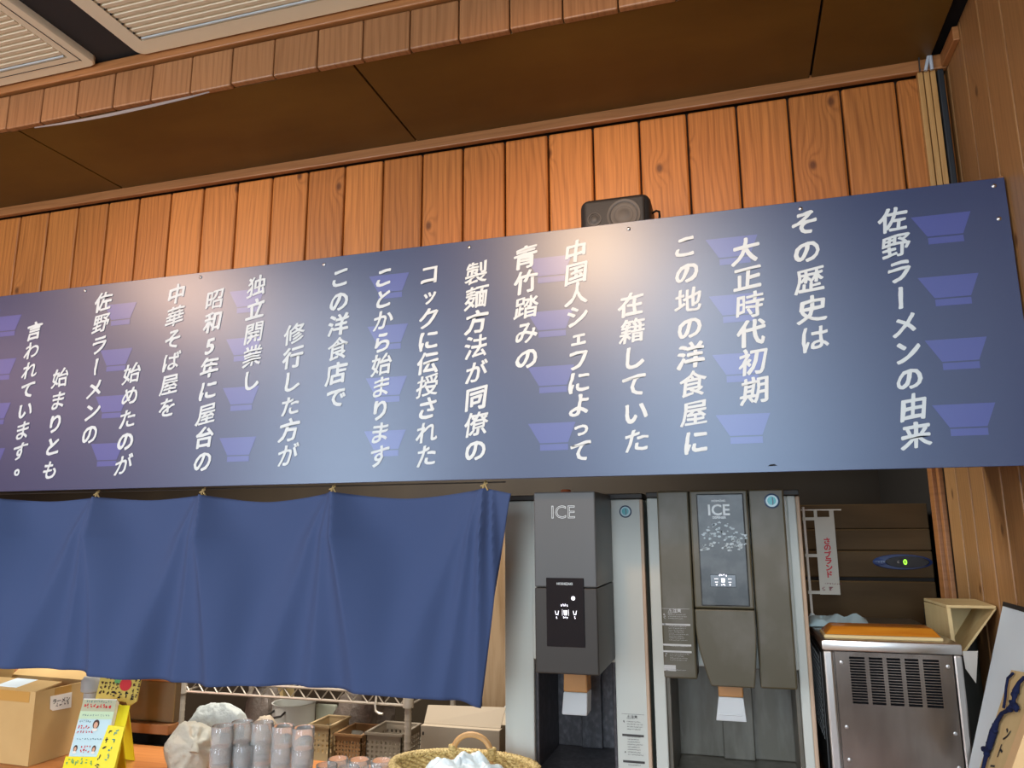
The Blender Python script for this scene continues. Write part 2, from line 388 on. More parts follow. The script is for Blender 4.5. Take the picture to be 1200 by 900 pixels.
for c in range(7):
    for r in range(4):
        xl, zt = .368-.4017*c, 2.115-.1278*r
        b = MB()
        b.poly([(xl, SY-.0005, zt), (xl+.107, SY-.0005, zt), (xl+.070, SY-.0005, zt-.044), (xl+.024, SY-.0005, zt-.044)])
        b.poly([(xl+.024, SY-.0005, zt-.047), (xl+.087-.0, SY-.0005, zt-.047), (xl+.087, SY-.0005, zt-.0605), (xl+.024, SY-.0005, zt-.0605)])
        # right rim of the bowl follows a straighter slope in the print
        b.v[2].x = xl+.0895; b.v[3].x = xl+.026; b.v[5].x = b.v[6].x = xl+.0895; b.v[4].x = b.v[7].x = xl+.0265
        if xl > SX0: b.build('bowl_motif', M_motif, sg, weld=False)
for (x, z) in [(.521, 2.162), (.522, 2.093), (.163, 2.161), (-.198, 2.161), (-.576, 2.161), (-.964, 2.160), (-1.333, 2.165), (-1.715, 2.164)]:
    MB().lathe((x, SY, z), [(.0042, 0), (.0042, .0015), (.002, .003), (0, .0032)], 14, (0, -1, 0)).build('screw', M_steelb, sg, smooth=True)
q = at(905, 545, SY)
MB().prism([(q.x-.009, SY-.0004, q.z-.002), (q.x+.010, SY-.0004, q.z-.0015), (q.x+.004, SY-.0004, q.z+.0018), (q.x-.004, SY-.0004, q.z+.0012)], (0, .0003, 0)).build('scuff_mark', M_black, sg)

# speaker lying on the bulkhead behind the sign
sp = thing('loudspeaker', (-.245, 1.72, 2.125), 'small black loudspeaker with rounded corners standing on ledge behind the sign', 'speaker')
b = MB(); b.box(-.3315, -.1590, 1.715, 1.84, 2.127, 2.3005); b.build('cabinet', M_mesh, sp, bevel=.022, seg=4, smooth=True)
b = MB(); b.box(-.318, -.1725, 1.708, 1.722, 2.14, 2.288); b.build('grille', M_mesh2, sp, bevel=.0065, seg=3, smooth=True)
for cx, cz, rr in ((-.222, 2.243, .040), (-.293, 2.240, .017)):
    MB().lathe((cx, 1.7085, cz), [(rr, 0), (rr, .002), (rr*.86, .0022), (rr*.8, .0006), (rr*.62, .0014), (rr*.55, .0004), (rr*.3, .0024), (0, .003)], 36, (0, -1, 0)).build('cone', M_cone, sp, smooth=True)
pts = [at(x, y, 1.76) for x, y in ((760, 256), (764, 250), (769, 247), (772.5, 248), (773, 253), (772, 262))]
MB().tube(pts, .0028).build('cable', M_black, sp, smooth=True)

# ------------------------------------------------------------------ ceiling cassettes
def cassette(x0, x1, y0, y1, label, hinge):
    t = thing('air_conditioner_grille', ((x0+x1)/2, (y0+y1)/2, 2.738), label, 'air conditioner', 'ceiling cassettes')
    z0, z1 = 2.741, 2.7595
    fw_ = .052
    b = MB(); R_ = .022; out = []; inn = []
    for cx, cy, a0, ix, iy in ((x1-R_, y1-R_, 0, x1-fw_, y1-fw_), (x0+R_, y1-R_, PI/2, x0+fw_, y1-fw_), (x0+R_, y0+R_, PI, x0+fw_, y0+fw_), (x1-R_, y0+R_, 1.5*PI, x1-fw_, y0+fw_)):
        for k in range(7):
            a = a0+PI/2*k/6; out.append((cx+R_*math.cos(a), cy+R_*math.sin(a))); inn.append((ix+.0015*math.cos(a), iy+.0015*math.sin(a)))
    n = len(out)
    ob = [(cx+(x-cx)*.994, cy+(y-cy)*.994) for (x, y) in out for cx, cy in (((x0+x1)/2, (y0+y1)/2),)]
    b.add([(x, y, z1) for x, y in out]+[(x, y, z0+.004) for x, y in out]+[(x, y, z0) for x, y in ob]+[(x, y, z0) for x, y in inn]+[(x, y, z1) for x, y in inn],
          [(r*n+k, r*n+(k+1) % n, (r+1)*n+(k+1) % n, (r+1)*n+k) for r in range(4) for k in range(n)])
    b.build('frame', M_cream, t, smooth=True)
    MB().box(x0+fw_, x1-fw_, y0+fw_, y1-fw_, z1-.008, z1-.006).build('back_plate', M_cream, t)
    b = MB(); y = y1-fw_-.012; k = 0
    while y > y0+fw_:
        b.prism([(x0+fw_+.004, y, z0+.002), (x0+fw_+.004, y-.011, z0+.001), (x0+fw_+.004, y-.0155, z1-.006), (x0+fw_+.004, y-.010, z1-.006)], (x1-x0-2*fw_-.008, 0, 0))
        y -= .0185; k += 1
    b.build('louvre', M_cream, t, weld=False)
    b = MB()
    for q in range(12): b.cyl((x0+fw_+.002, y1-fw_-.01-.0185*q, z0-.0005), (x0+fw_+.002, y1-fw_-.01-.0185*q, z0+.004), .0028, 8)
    b.build('clip', M_greyd, t)
    if hinge:
        b = MB(); b.box(x1-fw_*.55, x1-fw_*.5, y0+.02, y1-.03, z0-.0008, z0+.002); b.box(x0+.02, x1-fw_*.5, y1-fw_*.66, y1-fw_*.62, z0-.0008, z0+.002); b.build('panel_joint', M_greyd, t)
    b = MB(); b.box(x0+fw_+.006, x1-fw_-.006, y1-fw_-.008, y1-fw_-.004, z0-.0012, z0+.003); b.build('bright_edge', M_white, t)
    return t
cassette(-2.60, -1.588, .45, 1.447, 'cream ceiling air conditioner grille in the top left corner', True)
cassette(-1.451, -.46, .45, 1.447, 'cream ceiling air conditioner grille with dark clips, right of black strip', False)

# strip of tape that has come loose under the fascia
b = MB(); n = 24
pts = [at(x, y, FY-.010) for x, y in ((40, 149), (70, 144), (100, 138.5), (130, 132.5), (160, 126), (190, 119.5), (220, 113), (245, 107))]
for i in range(len(pts)-1):
    p, q = pts[i], pts[i+1]; w0 = .002+.0055*math.sin(PI*i/7); w1 = .002+.0055*math.sin(PI*(i+1)/7)
    b.add([p, q, q+Vector((0, .002, -w1)), p+Vector((0, .002, -w0)), p+Vector((0, .0012, 0)), q+Vector((0, .0012, 0)), q+Vector((0, .0032, -w1)), p+Vector((0, .0032, -w0))],
          [(0, 1, 2, 3), (4, 7, 6, 5), (0, 4, 5, 1), (3, 2, 6, 7), (0, 3, 7, 4), (1, 5, 6, 2)])
tag(b.build('tape_strip', mat('grey_tape', (.24, .21, .20), .6), None), 'pale strip of loose tape sagging below the short fascia boards', 'tape')

# laths and conduit in the right corner
for i, xx in enumerate((.4785, .4925, .5060)):
    lb = ('pale wooden lath in the corner, left one of three', 'pale wooden lath in the corner, middle one of three', 'pale wooden lath in the corner, beside black conduit')[i]
    tag(MB().box(xx, xx+.0118, WY-.016, WY-.0005, 2.13, 2.585).build('wooden_lath', M_lath, None, bevel=.0015), lb, 'lath', 'laths in the corner')
tag(MB().box(.5205, .5345, WY-.020, WY-.0005, 2.13, 2.583).build('cable_conduit', mat('black_conduit', (.014, .018, .022), .5), None, bevel=.003), 'black cable conduit running down the corner beside the laths', 'conduit')
for i, (xa, xb, r) in enumerate(((.482, .482, .0018), (.494, .503, .0042), (.508, .507, .0042))):
    lb = ('thin dark wire rising above the left lath', 'pale grey cable leaning above the middle lath', 'pale grey upright cable above the right lath')[i]
    tag(MB().tube([(xa, WY-.026, 2.580), (xa+(xb-xa)*.5, WY-.028, 2.598), (xb, WY-.03, SOF-.0005)], r, 10).build('cable', M_wire if i else M_greyd, None, smooth=True), lb, 'cable')

# ------------------------------------------------------------------ the noren curtain
NY = 1.635
no = thing('noren_curtain', (-1.2, NY, 1.597), 'indigo blue cloth curtain hung by strings below the sign', 'curtain')
ties = [-1.945, -1.630, -1.297, -.928, -.545]
def top_z(X):
    if X > ties[-1]: return 1.594-.013*(X-ties[-1])/.06
    for a, c in zip(ties, ties[1:]):
        if X <= c:
            s = (X-a)/(c-a); sag = (.010, .012, .022, .020)[ties.index(a)]
            return 1.594-sag*(1-abs(2*s-1)**1.6)
    return 1.594
ridges = []                           # (x at top, x at hem, depth, width on the left, width on the right)
for i_, X in enumerate(ties[:4]):
    ridges += [(X, X-.014, .030, .024, .075), (X+.008, X+.105, .056, .032, .13), (X-.008, X-.14, .030, .050, .06)]
ridges += [(-.548, -.556, .026, .018, .022), (-.556, -.63, .020, .022, .03), (-.56, -.74, .016, .05, .05), (-.53, -.515, .014, .014, .014)]
NU, NV = 340, 56
verts = []; faces = []
for j in range(NV+1):
    t = j/NV
    for i in range(NU+1):
        s = i/NU
        xl = -1.952-.03*t; xr = -.486-.060*t**.8
        X = xl+(xr-xl)*s
        zt = top_z(X if X > -1.945 else -1.945)
        zb = 1.166-.026*s+.004*math.sin(s*9) + .010*math.exp(-((s-.70)/.13)**2) - (.010*max(0, (s-.965)/.035) if s > .965 else 0)
        z = zt+(zb-zt)*t
        env = min(1, .30+t*3.0)*(1-.15*t)
        yy = 0
        for x0, x1, a, wl, wr in ridges:
            xc = x0+(x1-x0)*t**.85; d = X-xc; ww = (wl if d < 0 else wr)*(.28+1.15*t**.8)
            yy -= 1.15*a*env*math.exp(-abs(d/ww)**1.7)
        yy += .006*t*math.sin(X*23+1.5*t)+.004*t*math.sin(X*51+2)
        verts.append((X, NY+yy, z))
for j in range(NV):
    for i in range(NU):
        a = j*(NU+1)+i; faces.append((a, a+1, a+NU+2, a+NU+1))
c = MB().add(verts, faces).build('cloth', M_noren, no, smooth=True)
c.modifiers.new('thickness', 'SOLIDIFY').thickness = .0016
for X in ties[1:]:
    b = MB()
    b.tube([(X-.004, NY-.004, 1.588), (X-.004, NY-.010, 1.596), (X, NY-.010, 1.606), (X+.001, NY-.003, 1.6105)], .0022, 7)
    b.tube([(X+.005, NY-.004, 1.590), (X+.003, NY-.010, 1.598), (X, NY-.010, 1.606)], .0020, 7)
    b.tube([(X-.010, NY-.010, 1.599), (X, NY-.012, 1.602), (X+.007, NY-.010, 1.606)], .0016, 7)
    b.build('tie_string', M_string, no, smooth=True)
b = MB(); b.cyl((-2.3, NY+.004, 1.608), (-.50, NY+.004, 1.6075), .0016, 8)
tag(b.build('curtain_wire', M_greyd, None, smooth=True), 'thin wire under the sign that the blue curtain hangs from', 'wire')

# ------------------------------------------------------------------ ice dispenser with protruding grey column
DY = 1.88
d1 = thing('ice_dispenser', (-.40, DY, CT), 'pale ice dispenser with slim grey column, beside the blue curtain', 'ice dispenser')
TOP = 1.588
b = MB()
b.box(-.577, -.503, DY, 2.38, CT+.001, TOP-.014).box(-.303, -.225, DY, 2.38, CT+.001, TOP-.014).box(-.5045, -.3015, DY, 2.38, 1.19, TOP-.014)
b.build('cabinet', M_panel, d1, bevel=.003, weld=False)
MB().box(-.578, -.224, DY-.002, 2.38, TOP-.013, TOP).build('top_cap', M_greyd, d1, bevel=.002)
MB().box(-.2315, -.2235, DY-.003, DY+.02, CT+.002, TOP-.015).build('edge_strip', M_beige, d1, bevel=.002)
b = MB(); b.box(-.502, -.304, 2.10, 2.12, CT+.04, 1.189); b.box(-.502, -.494, DY+.012, 2.10, CT+.04, 1.189).box(-.312, -.304, DY+.012, 2.10, CT+.04, 1.189).box(-.502, -.304, DY+.012, 2.12, CT+.002, CT+.04); b.box(-.43, -.375, 2.088, 2.10, CT+.04, 1.189)
b.build('niche', mat('speckled_dark_steel', (.05, .05, .056), .4, metal=.2, var=((90, 90, 60), (.10, .10, .11), .45, .7)), d1, bevel=.002, weld=False)
GY = 1.66
b = MB(); b.box(-.4405, -.3015, GY, DY-.001, 1.378, TOP-.004); b.build('column_upper', M_grey, d1, bevel=.003)
b = MB(); b.box(-.4405, -.3015, GY, DY-.001, 1.198, 1.3765); b.build('column_lower', M_greyd, d1, bevel=.003)
P = lambda x, y: at(x, y, GY)
a0, a1 = P(640, 677), P(686, 759)
cpn = MB().box(a0.x, a1.x, GY-.0025, GY+.001, a1.z, a0.z).build('control_panel', M_glassb, d1, bevel=.0015)
tb = MB(); text(tb, 'HOSHIZAKI', (P(662, 684).x, GY-.0032, P(662, 684).z), .0072, sx=.95, bold=.02); tb.build('small_lettering', M_white, cpn, weld=False)
tb = MB(); rg = random.Random(3); q = P(657, 709)
tb.lathe((P(672, 701).x, GY-.003, P(672, 701).z), [(.0042, 0), (.0042, .0005), (0, .0006)], 16, (0, -1, 0))
scribble(tb, (q.x, GY-.0032, q.z-.003), (1, 0, 0), (0, 0, 1), .017, .0055, 4, rg, .22)
for px in (653, 674):
    q = P(px, 718); w, h = .0042, .0042
    tb.poly([(q.x-w, GY-.0032, q.z+h), (q.x-w+.0011, GY-.0032, q.z+h), (q.x-w*.6+.0011, GY-.0032, q.z-h), (q.x-w*.6, GY-.0032, q.z-h)])
    tb.poly([(q.x+w-.0011, GY-.0032, q.z+h), (q.x+w, GY-.0032, q.z+h), (q.x+w*.6, GY-.0032, q.z-h), (q.x+w*.6-.0011, GY-.0032, q.z-h)])
    tb.poly([(q.x-w*.6, GY-.0032, q.z-h), (q.x+w*.6, GY-.0032, q.z-h), (q.x+w*.6, GY-.0032, q.z-h+.0012), (q.x-w*.6, GY-.0032, q.z-h+.0012)])
    scribble(tb, (q.x-.0025, GY-.0032, q.z-.0125), (1, 0, 0), (0, 0, 1), .005, .005, 1, rg, .2)
q = P(663, 718)
tb.poly([(q.x-.0042, GY-.0032, q.z+.0052), (q.x+.0042, GY-.0032, q.z+.0052), (q.x+.003, GY-.0032, q.z-.005), (q.x-.003, GY-.0032, q.z-.005)])
scribble(tb, (q.x-.0055, GY-.0032, q.z-.0125), (1, 0, 0), (0, 0, 1), .011, .0045, 3, rg, .22)
for dx in (-.0072, .0066): tb.poly([(q.x+dx, GY-.0032, q.z+.007), (q.x+dx+.0006, GY-.0032, q.z+.007), (q.x+dx+.0006, GY-.0032, q.z-.006), (q.x+dx, GY-.0032, q.z-.006)])
tb.build('lit_symbol', M_led, cpn, weld=False)
# outlined ICE: pale letters with grey cores
q = P(660, 600)
tb = MB(); text(tb, 'ICE', (q.x, GY-.0008, q.z), .0395, bold=.008, sx=.98); tb.build('lettering', M_white, d1, weld=False)
tb = MB(); text(tb, 'ICE', (q.x, GY-.0014, q.z), .0395, bold=-.022, sx=.98); tb.build('lettering_core', M_grey, d1, weld=False)
def badge(parent, c, r):
    x, y, z = c
    bd = MB().lathe((x, y, z), [(r, 0), (r, .0015), (r*.93, .002), (0, .002)], 28, (0, -1, 0)).build('badge', M_navy, parent, smooth=True)
    MB().lathe((x, y-.002, z), [(r*.80, 0), (r*.80, .0004), (0, .0005)], 28, (0, -1, 0)).build('badge_ring', M_sky, bd)
    MB().lathe((x-.0004, y-.0025, z+.0006), [(r*.56, 0), (r*.56, .0004), (0, .0005)], 28, (0, -1, 0)).build('badge_disc', M_teal, bd)
    k = r
    MB().poly([(x+.0*k, y-.0034, z+.42*k), (x+.16*k, y-.0034, z+.46*k), (x+.22*k, y-.0034, z-.1*k), (x+.14*k, y-.0034, z-.55*k), (x+.02*k, y-.0034, z-.5*k), (x+.06*k, y-.0034, z-.05*k)]).build('badge_figure', M_navy, bd)
q = at(733, 599.5, DY); badge(d1, (q.x, DY, q.z), .0150)
# caution label low on the right pillar
def caution(parent, x0, x1, z0, z1, Y, fg, seed, bars):
    rg = random.Random(seed); w = x1-x0; h = z1-z0; tb = MB()
    text(tb, '⚠注意', ((x0+x1)/2-.04*w, Y, z1-.035*h), w*.15, bold=.02)
    tb2 = tb
    tb.poly([(x0, Y, z1), (x1, Y, z1), (x1, Y, z1-.0006), (x0, Y, z1-.0006)])
    for zf, f in bars: tb.poly([(x0+f[0]*w, Y, z0+zf*h), (x0+f[1]*w, Y, z0+zf*h), (x0+f[1]*w, Y, z0+(zf-.028)*h), (x0+f[0]*w, Y, z0+(zf-.028)*h)])
    zf = .90
    while zf > .04:
        if all(abs(zf-.014-q[0]) > .03 for q in bars):
            scribble(tb, (x0+.22*w, Y, z0+zf*h), (1, 0, 0), (0, 0, 1), w*rg.uniform(.5, .72), h*.016, 14, rg, .28)
            if rg.random() < .35: scribble(tb, (x0+.04*w, Y, z0+zf*h-.01*h), (1, 0, 0), (0, 0, 1), w*.12, h*.03, 1, rg, .3)
        zf -= .030
    return tb.build('caution_label', fg, parent, weld=False)
q0, q1 = at(728.5, 836, DY), at(757.5, 905, DY)
caution(d1, q0.x, q1.x, q1.z-.06, q0.z, DY-.0008, mat('dark_grey_print', (.05, .05, .05), .5), 11, [(.76, (0, .95)), (.45, (0, .95)), (.33, (0, .95)), (.2, (0, .95))])
# spout
b = MB(); s0 = at(661, 793, 1.80); s1 = at(687, 793, 1.80); s2 = at(686, 839, 1.80); s3 = at(660, 839, 1.80)
zm = (s0.z+s2.z)/2+.008
b.prism([(s0.x, 1.80, s0.z+.03), (s0.x-.002, 1.80, zm), (s1.x+.002, 1.80, zm), (s1.x, 1.80, s0.z+.03)], (0, .05, 0)); sp1 = b.build('spout', M_amber, d1, bevel=.003)
b = MB(); b.prism([(s0.x-.002, 1.799, zm), (s3.x-.003, 1.798, s2.z), (s2.x+.004, 1.798, s2.z), (s1.x+.002, 1.799, zm)], (0, .052, 0)); b.build('spout_lip', M_chute, sp1, bevel=.003)
# orange cap on top of it
q = at(663, 573, 1.95)
b = MB(); b.lathe((q.x, 1.95, TOP), [(.013, 0), (.0145, .010), (.012, .016), (.010, .0165)], 20)
tag(b.build('bottle_cap', M_orange, None, smooth=True), 'small orange cap lying on top of the slim ice dispenser', 'cap')

# ------------------------------------------------------------------ wide taupe ice dispenser
d2 = thing('ice_dispenser', (-.04, DY, CT), 'worn taupe ice dispenser with smoked centre window, beside steel ice machine', 'ice dispenser')
TOP2 = 1.590
b = MB(); b.box(-.214, -.186, DY, 2.38, CT+.001, TOP2-.014).box(.108, .128, DY, 2.38, CT+.001, TOP2-.014).box(-.187, .109, DY, 2.38, 1.19, TOP2-.014)
b.build('cabinet', M_panel, d2, bevel=.003, weld=False)
MB().box(-.215, .137, DY-.002, 2.38, TOP2-.013, TOP2).build('top_cap', M_greyd, d2, bevel=.002)
MB().box(.1275, .1365, DY-.003, 2.38, CT+.002, TOP2-.015).build('edge_strip', M_beige, d2, bevel=.003)
b = MB(); b.box(-.186, .108, 2.10, 2.12, CT+.04, 1.189).box(-.186, -.176, DY+.012, 2.10, CT+.04, 1.189).box(.098, .108, DY+.012, 2.10, CT+.04, 1.189).box(-.186, .108, DY+.012, 2.12, CT+.002, CT+.04)
b.box(-.07, .005, 2.085, 2.10, CT+.04, 1.189)
b.build('niche', mat('wet_olive_steel', (.105, .10, .078), .36, metal=.2, var=((40, 40, 9), (.16, .155, .13), .4, .7)), d2, bevel=.002, weld=False)
FY2 = 1.80
P = lambda x, y: at(x, y, FY2)
xl, xa, xb, xr = P(769, 574).x, P(807, 575).x, P(876, 574).x, P(918, 574).x
zt, zb2 = P(800, 575).z, P(780, 795).z
zmid = P(850, 714).z
MB().box(xl, xa-.0012, FY2+.004, DY-.001, zb2, zt).build('side_panel', M_taupe, d2, bevel=.004)
MB().box(xb+.0012, xr, FY2+.004, DY-.001, zb2-.012, zt).build('side_panel', M_taupe, d2, bevel=.004)
MB().box(xa+.001, xb-.001, FY2-.004, DY-.001, zmid+.0012, zt).build('centre_panel', M_taupe, d2, bevel=.004)
def tongue(zq):
    s = max(0, min(1, (zmid-zq-.035)/(zmid-(zb2-.008)-.035))); k = s**1.7
    return xa+.001+k*.027, xb-.001-k*.010
b = MB(); lp = []; rp = []
zs = [zmid-(zmid-(zb2-.010))*i/14 for i in range(15)]
for zq in zs:
    l, r = tongue(zq); lp.append((l, FY2-.010, zq)); rp.append((r, FY2-.010, zq))
b.prism(lp+rp[::-1], (0, .085, 0)); b.build('spout_cover', M_taupe, d2, bevel=.003)
q0, q1 = P(815, 579), P(881, 711)
wn = MB().box(q0.x+.001, q1.x-.003, FY2-.0065, FY2, q1.z, q0.z).build('centre_window', M_window, d2, bevel=.003)
qi = P(842.5, 597.5); TY = FY2-.0072
tb = MB(); text(tb, 'ICE', (qi.x, TY, qi.z), .034, bold=.02); text(tb, 'DISPENSER', (qi.x, TY, P(842, 606.5).z), .0075, sx=.82, bold=.03); text(tb, 'HOSHIZAKI', (qi.x, TY, P(842, 587).z), .0062, sx=.95, bold=.03)
tb.build('lettering', M_white, wn, weld=False)
tb = MB(); rg = random.Random(12); p0, p1 = P(815, 609), P(881, 645)
for i in range(90):
    u_, v_ = rg.random(), rg.random()**1.3; r_ = rg.uniform(.0018, .0048); x = p0.x+.009+(p1.x-p0.x-.020)*u_; z = p1.z+(p0.z-p1.z)*v_*(.55+.45*math.sin(PI*min(1, u_*1.2)))
    tb.poly([(x+r_*rg.uniform(.5, 1.3)*math.cos(k*PI/5), TY+.0003, z+r_*.7*rg.uniform(.4, 1.2)*math.sin(k*PI/5)) for k in range(10)])
tb.build('peeling_film', mat('flaked_film', (.27, .33, .35), .3), wn, weld=False)
q0, q1 = P(832, 673), P(863, 688)
sy = MB().box(q0.x, q1.x, FY2-.0078, FY2-.006, q1.z, q0.z).build('symbol_bar', M_glassb, wn, bevel=.0008)
tb = MB(); q = P(847.5, 680); TY = FY2-.0085; rg = random.Random(9)
tb.poly([(q.x-.004, TY, q.z+.0045), (q.x+.004, TY, q.z+.0045), (q.x+.003, TY, q.z-.0045), (q.x-.003, TY, q.z-.0045)])
scribble(tb, (q.x-.009, TY, q.z+.0085), (1, 0, 0), (0, 0, 1), .018, .005, 4, rg, .25)
scribble(tb, (q.x-.005, TY, q.z-.0115), (1, 0, 0), (0, 0, 1), .010, .004, 3, rg, .25)
for dx in (-.0145, .0145):
    tb.poly([(q.x+dx-.004, TY, q.z+.004), (q.x+dx+.004, TY, q.z+.004), (q.x+dx+.004, TY, q.z+.003), (q.x+dx-.004, TY, q.z+.003)])
    tb.poly([(q.x+dx-.003, TY, q.z-.003), (q.x+dx+.003, TY, q.z-.003), (q.x+dx+.003, TY, q.z-.0042), (q.x+dx-.003, TY, q.z-.0042)])
    tb.poly([(q.x+dx-.002, TY, q.z-.008), (q.x+dx+.002, TY, q.z-.008), (q.x+dx, TY, q.z-.0115)])
tb.build('lit_symbol', M_led, sy, weld=False)
q = P(904.5, 587); badge(d2, (q.x, FY2+.004, q.z), .0165)
q0, q1 = P(774, 713), P(815, 792)
caution(d2, q0.x+.002, q1.x-.006, q1.z, q0.z, FY2+.003, mat('pale_grey_print', (.42, .43, .42), .5), 5, [(.77, (0, 1)), (.46, (0, 1)), (.36, (0, 1)), (.14, (0, .42)), (.11, (0, .42)), (.08, (0, .42))])
b = MB(); s0 = at(841, 797, 1.84); s1 = at(869, 797, 1.84); s2 = at(875, 846, 1.84); s3 = at(839.5, 846, 1.84); zm = s0.z-.035
b.prism([(s0.x, 1.84, s0.z+.04), (s0.x, 1.84, zm), (s1.x+.002, 1.84, zm), (s1.x, 1.84, s0.z+.04)], (0, .045, 0)); sp2 = b.build('spout', M_amber, d2, bevel=.003)
b = MB(); b.prism([(s0.x, 1.838, zm), (s3.x, 1.836, s2.z), (s2.x, 1.836, s2.z), (s1.x+.002, 1.838, zm)], (0, .05, 0)); b.box(s3.x+.006, s2.x-.008, 1.834, 1.837, s2.z+.012, s2.z+.015); b.build('spout_lip', M_chute, sp2, bevel=.002, weld=False)

# ------------------------------------------------------------------ stainless ice machine at the right
IY = 1.85
im = thing('ice_machine', (.29, IY, CT), 'small stainless ice machine with slotted vent under the orange lacquered tray', 'ice machine')
IX0, IX1, IZ1 = .160, .4285, 1.262
IYB = 2.33
b = MB(); b.box(IX0, IX1, IY+.012, IYB, CT+.02, IZ1-.022); b.build('cabinet', M_steel, im, bevel=.006)
for x in (IX0+.02, IX1-.05):
    for y in (IY+.03, IYB-.06): MB().cyl((x+.015, y+.015, CT), (x+.015, y+.015, CT+.021), .014).build('foot', M_black, im)
MB().box(IX0-.003, IX1+.002, IY-.004, IYB+.002, IZ1-.0225, IZ1).build('lid', M_steelb, im, bevel=.004, smooth=True)
# slotted front panel with real openings
px0, px1, pz0, pz1 = IX0+.022, IX1-.018, CT+.035, IZ1-.024
gx0, gx1, gz0, gz1 = .2105, .3845, 1.133, 1.2285
b = MB()
Y0, Y1 = IY, IY+.004
b.box(px0, gx0, Y0, Y1, pz0, pz1).box(gx1, px1, Y0, Y1, pz0, pz1).box(gx0, gx1, Y0, Y1, pz0, gz0).box(gx0, gx1, Y0, Y1, gz1, pz1)
cw = (gx1-gx0)/5
for i in range(1, 5): b.box(gx0+i*cw-.0042, gx0+i*cw+.0042, Y0, Y1, gz0, gz1)
for k in range(1, 17):
    z = gz0+(gz1-gz0)*k/17; b.box(gx0, gx1, Y0+.0004, Y0+.0016, z-.0008, z+.0008)
fp = b.build('front_panel', M_steel, im, weld=False)
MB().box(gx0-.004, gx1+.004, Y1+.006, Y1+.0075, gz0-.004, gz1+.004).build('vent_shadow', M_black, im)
for x in (px0+.012, px1-.010):
    for z in (pz1-.022, 1.085, 1.02, .955): MB().lathe((x, Y0, z), [(.0042, 0), (.0036, .0016), (0, .0024)], 14, (0, -1, 0)).build('screw', M_steelb, fp, smooth=True)
MB().box(IX0-.0005, IX0+.018, IY-.002, IY+.013, CT+.02, IZ1-.023).build('corner_post', M_steelb, im, bevel=.004)
MB().box(IX1-.016, IX1+.0005, IY-.002, IY+.013, CT+.02, IZ1-.023).build('corner_post', M_steelb, im, bevel=.004)
b = MB(); b.box(IX0-.003, IX0-.001, IY+.06, IYB-.05, CT+.06, IZ1-.035); sg2 = b.build('side_vent', mat('dark_side_panel', (.05, .055, .058), .4), im)
b = MB()
for r in range(16):
    for k in range(12):
        y = IY+.09+k*.028; z = IZ1-.05-r*.0115; b.box(IX0-.0042, IX0-.0028, y, y+.014, z-.003, z+.003)
b.build('perforation', mat('grey_fleck', (.22, .24, .25), .4), sg2, weld=False)
# upturned lacquer tray on it
TY0, TY1 = 1.875, 1.975
t = thing('lacquered_tray', (.297, 1.96, IZ1), 'orange lacquered wooden tray lying upside down on steel ice machine', 'tray')
def frustum(x0, x1, y0, y1, z0, x2, x3, y2, y3, z1):
    return MB().add([(x0, y0, z0), (x1, y0, z0), (x1, y1, z0), (x0, y1, z0), (x2, y2, z1), (x3, y2, z1), (x3, y3, z1), (x2, y3, z1)],
                    [(3, 2, 1, 0), (4, 5, 6, 7), (0, 1, 5, 4), (1, 2, 6, 5), (2, 3, 7, 6), (3, 0, 4, 7)])
MB().box(.166, .403, TY0, TY1, IZ1+.0003, IZ1+.008).build('rim', M_pale, t, bevel=.002)
frustum(.168, .401, TY0+.001, TY1-.001, IZ1+.008, .186, .387, TY0+.018, TY1-.014, IZ1+.025).build('dish', M_lacq, t, bevel=.003, smooth=True)
# folded cloth behind the tray
b = MB(); n = 20; vs = []; fs = []
for j in range(9):
    for i in range(n+1):
        x = .150+.145*i/n; y = 2.07+.11*j/8
        vs.append((x, y, IZ1+.003+.026*math.sin(PI*j/8)**.6*(.75+.5*mnoise.noise(Vector((x*40, y*40, 2))))*(min(1, i/3, (n-i)/4)**.5)))
for j in range(8):
    for i in range(n): a = j*(n+1)+i; fs.append((a, a+1, a+n+2, a+n+1))
o = b.add(vs, fs).build('cleaning_cloth', M_cloth, None, smooth=True); o.modifiers.new('thickness', 'SOLIDIFY').thickness = .002
tag(o, 'pale blue cleaning cloth crumpled behind the orange tray', 'cloth')
# little banner on a pole
fl = thing('small_banner', (.17, 2.20, IZ1), 'small white paper banner with red lettering on a thin pole', 'banner')
BY = 2.20
P = lambda x, y: at(x, y, BY)
pt, pb = P(944.5, 594), P(952.5, 727)
MB().cyl((pb.x, BY+.004, IZ1+.012), (pb.x-.002, BY+.004, pt.z), .0033, 12).build('pole', M_paper, fl, smooth=True)
MB().cyl((pb.x-.008, BY+.004, P(950, 597.5).z), (P(986, 598).x, BY+.004, P(986, 597.5).z), .0016, 10).build('crossbar', M_paper, fl)
MB().lathe((pb.x, BY+.004, IZ1), [(.024, 0), (.024, .006), (.008, .013), (.0045, .02)], 24).build('base', M_foam, fl, smooth=True)
f0, f1 = P(954, 606), P(985, 697)
b = MB(); b.box(f0.x, f1.x, BY-.001, BY, f1.z, f0.z); b.box(f0.x, f0.x+.008, BY-.001, BY, f0.z, P(960, 598).z); b.box(f1.x-.011, f1.x, BY-.001, BY, f0.z, P(960, 598).z)
for yy in (608, 651, 694): b.box(pb.x-.006, f0.x, BY-.0015, BY+.0005, P(950, yy).z-.004, P(950, yy).z+.004)
sheet = b.build('sheet', mat('ivory_paper', (.62, .60, .52), .7), fl, weld=False)
tb = MB(); cx = P(969.5, 640).x
for i, ch in enumerate('さのブランド'): text(tb, ch, (cx, BY-.0016, P(969, 634+i*7.8).z), .0185, bold=.045)
tb.build('lettering', M_red, sheet, weld=False)
tb = MB(); rg = random.Random(4)
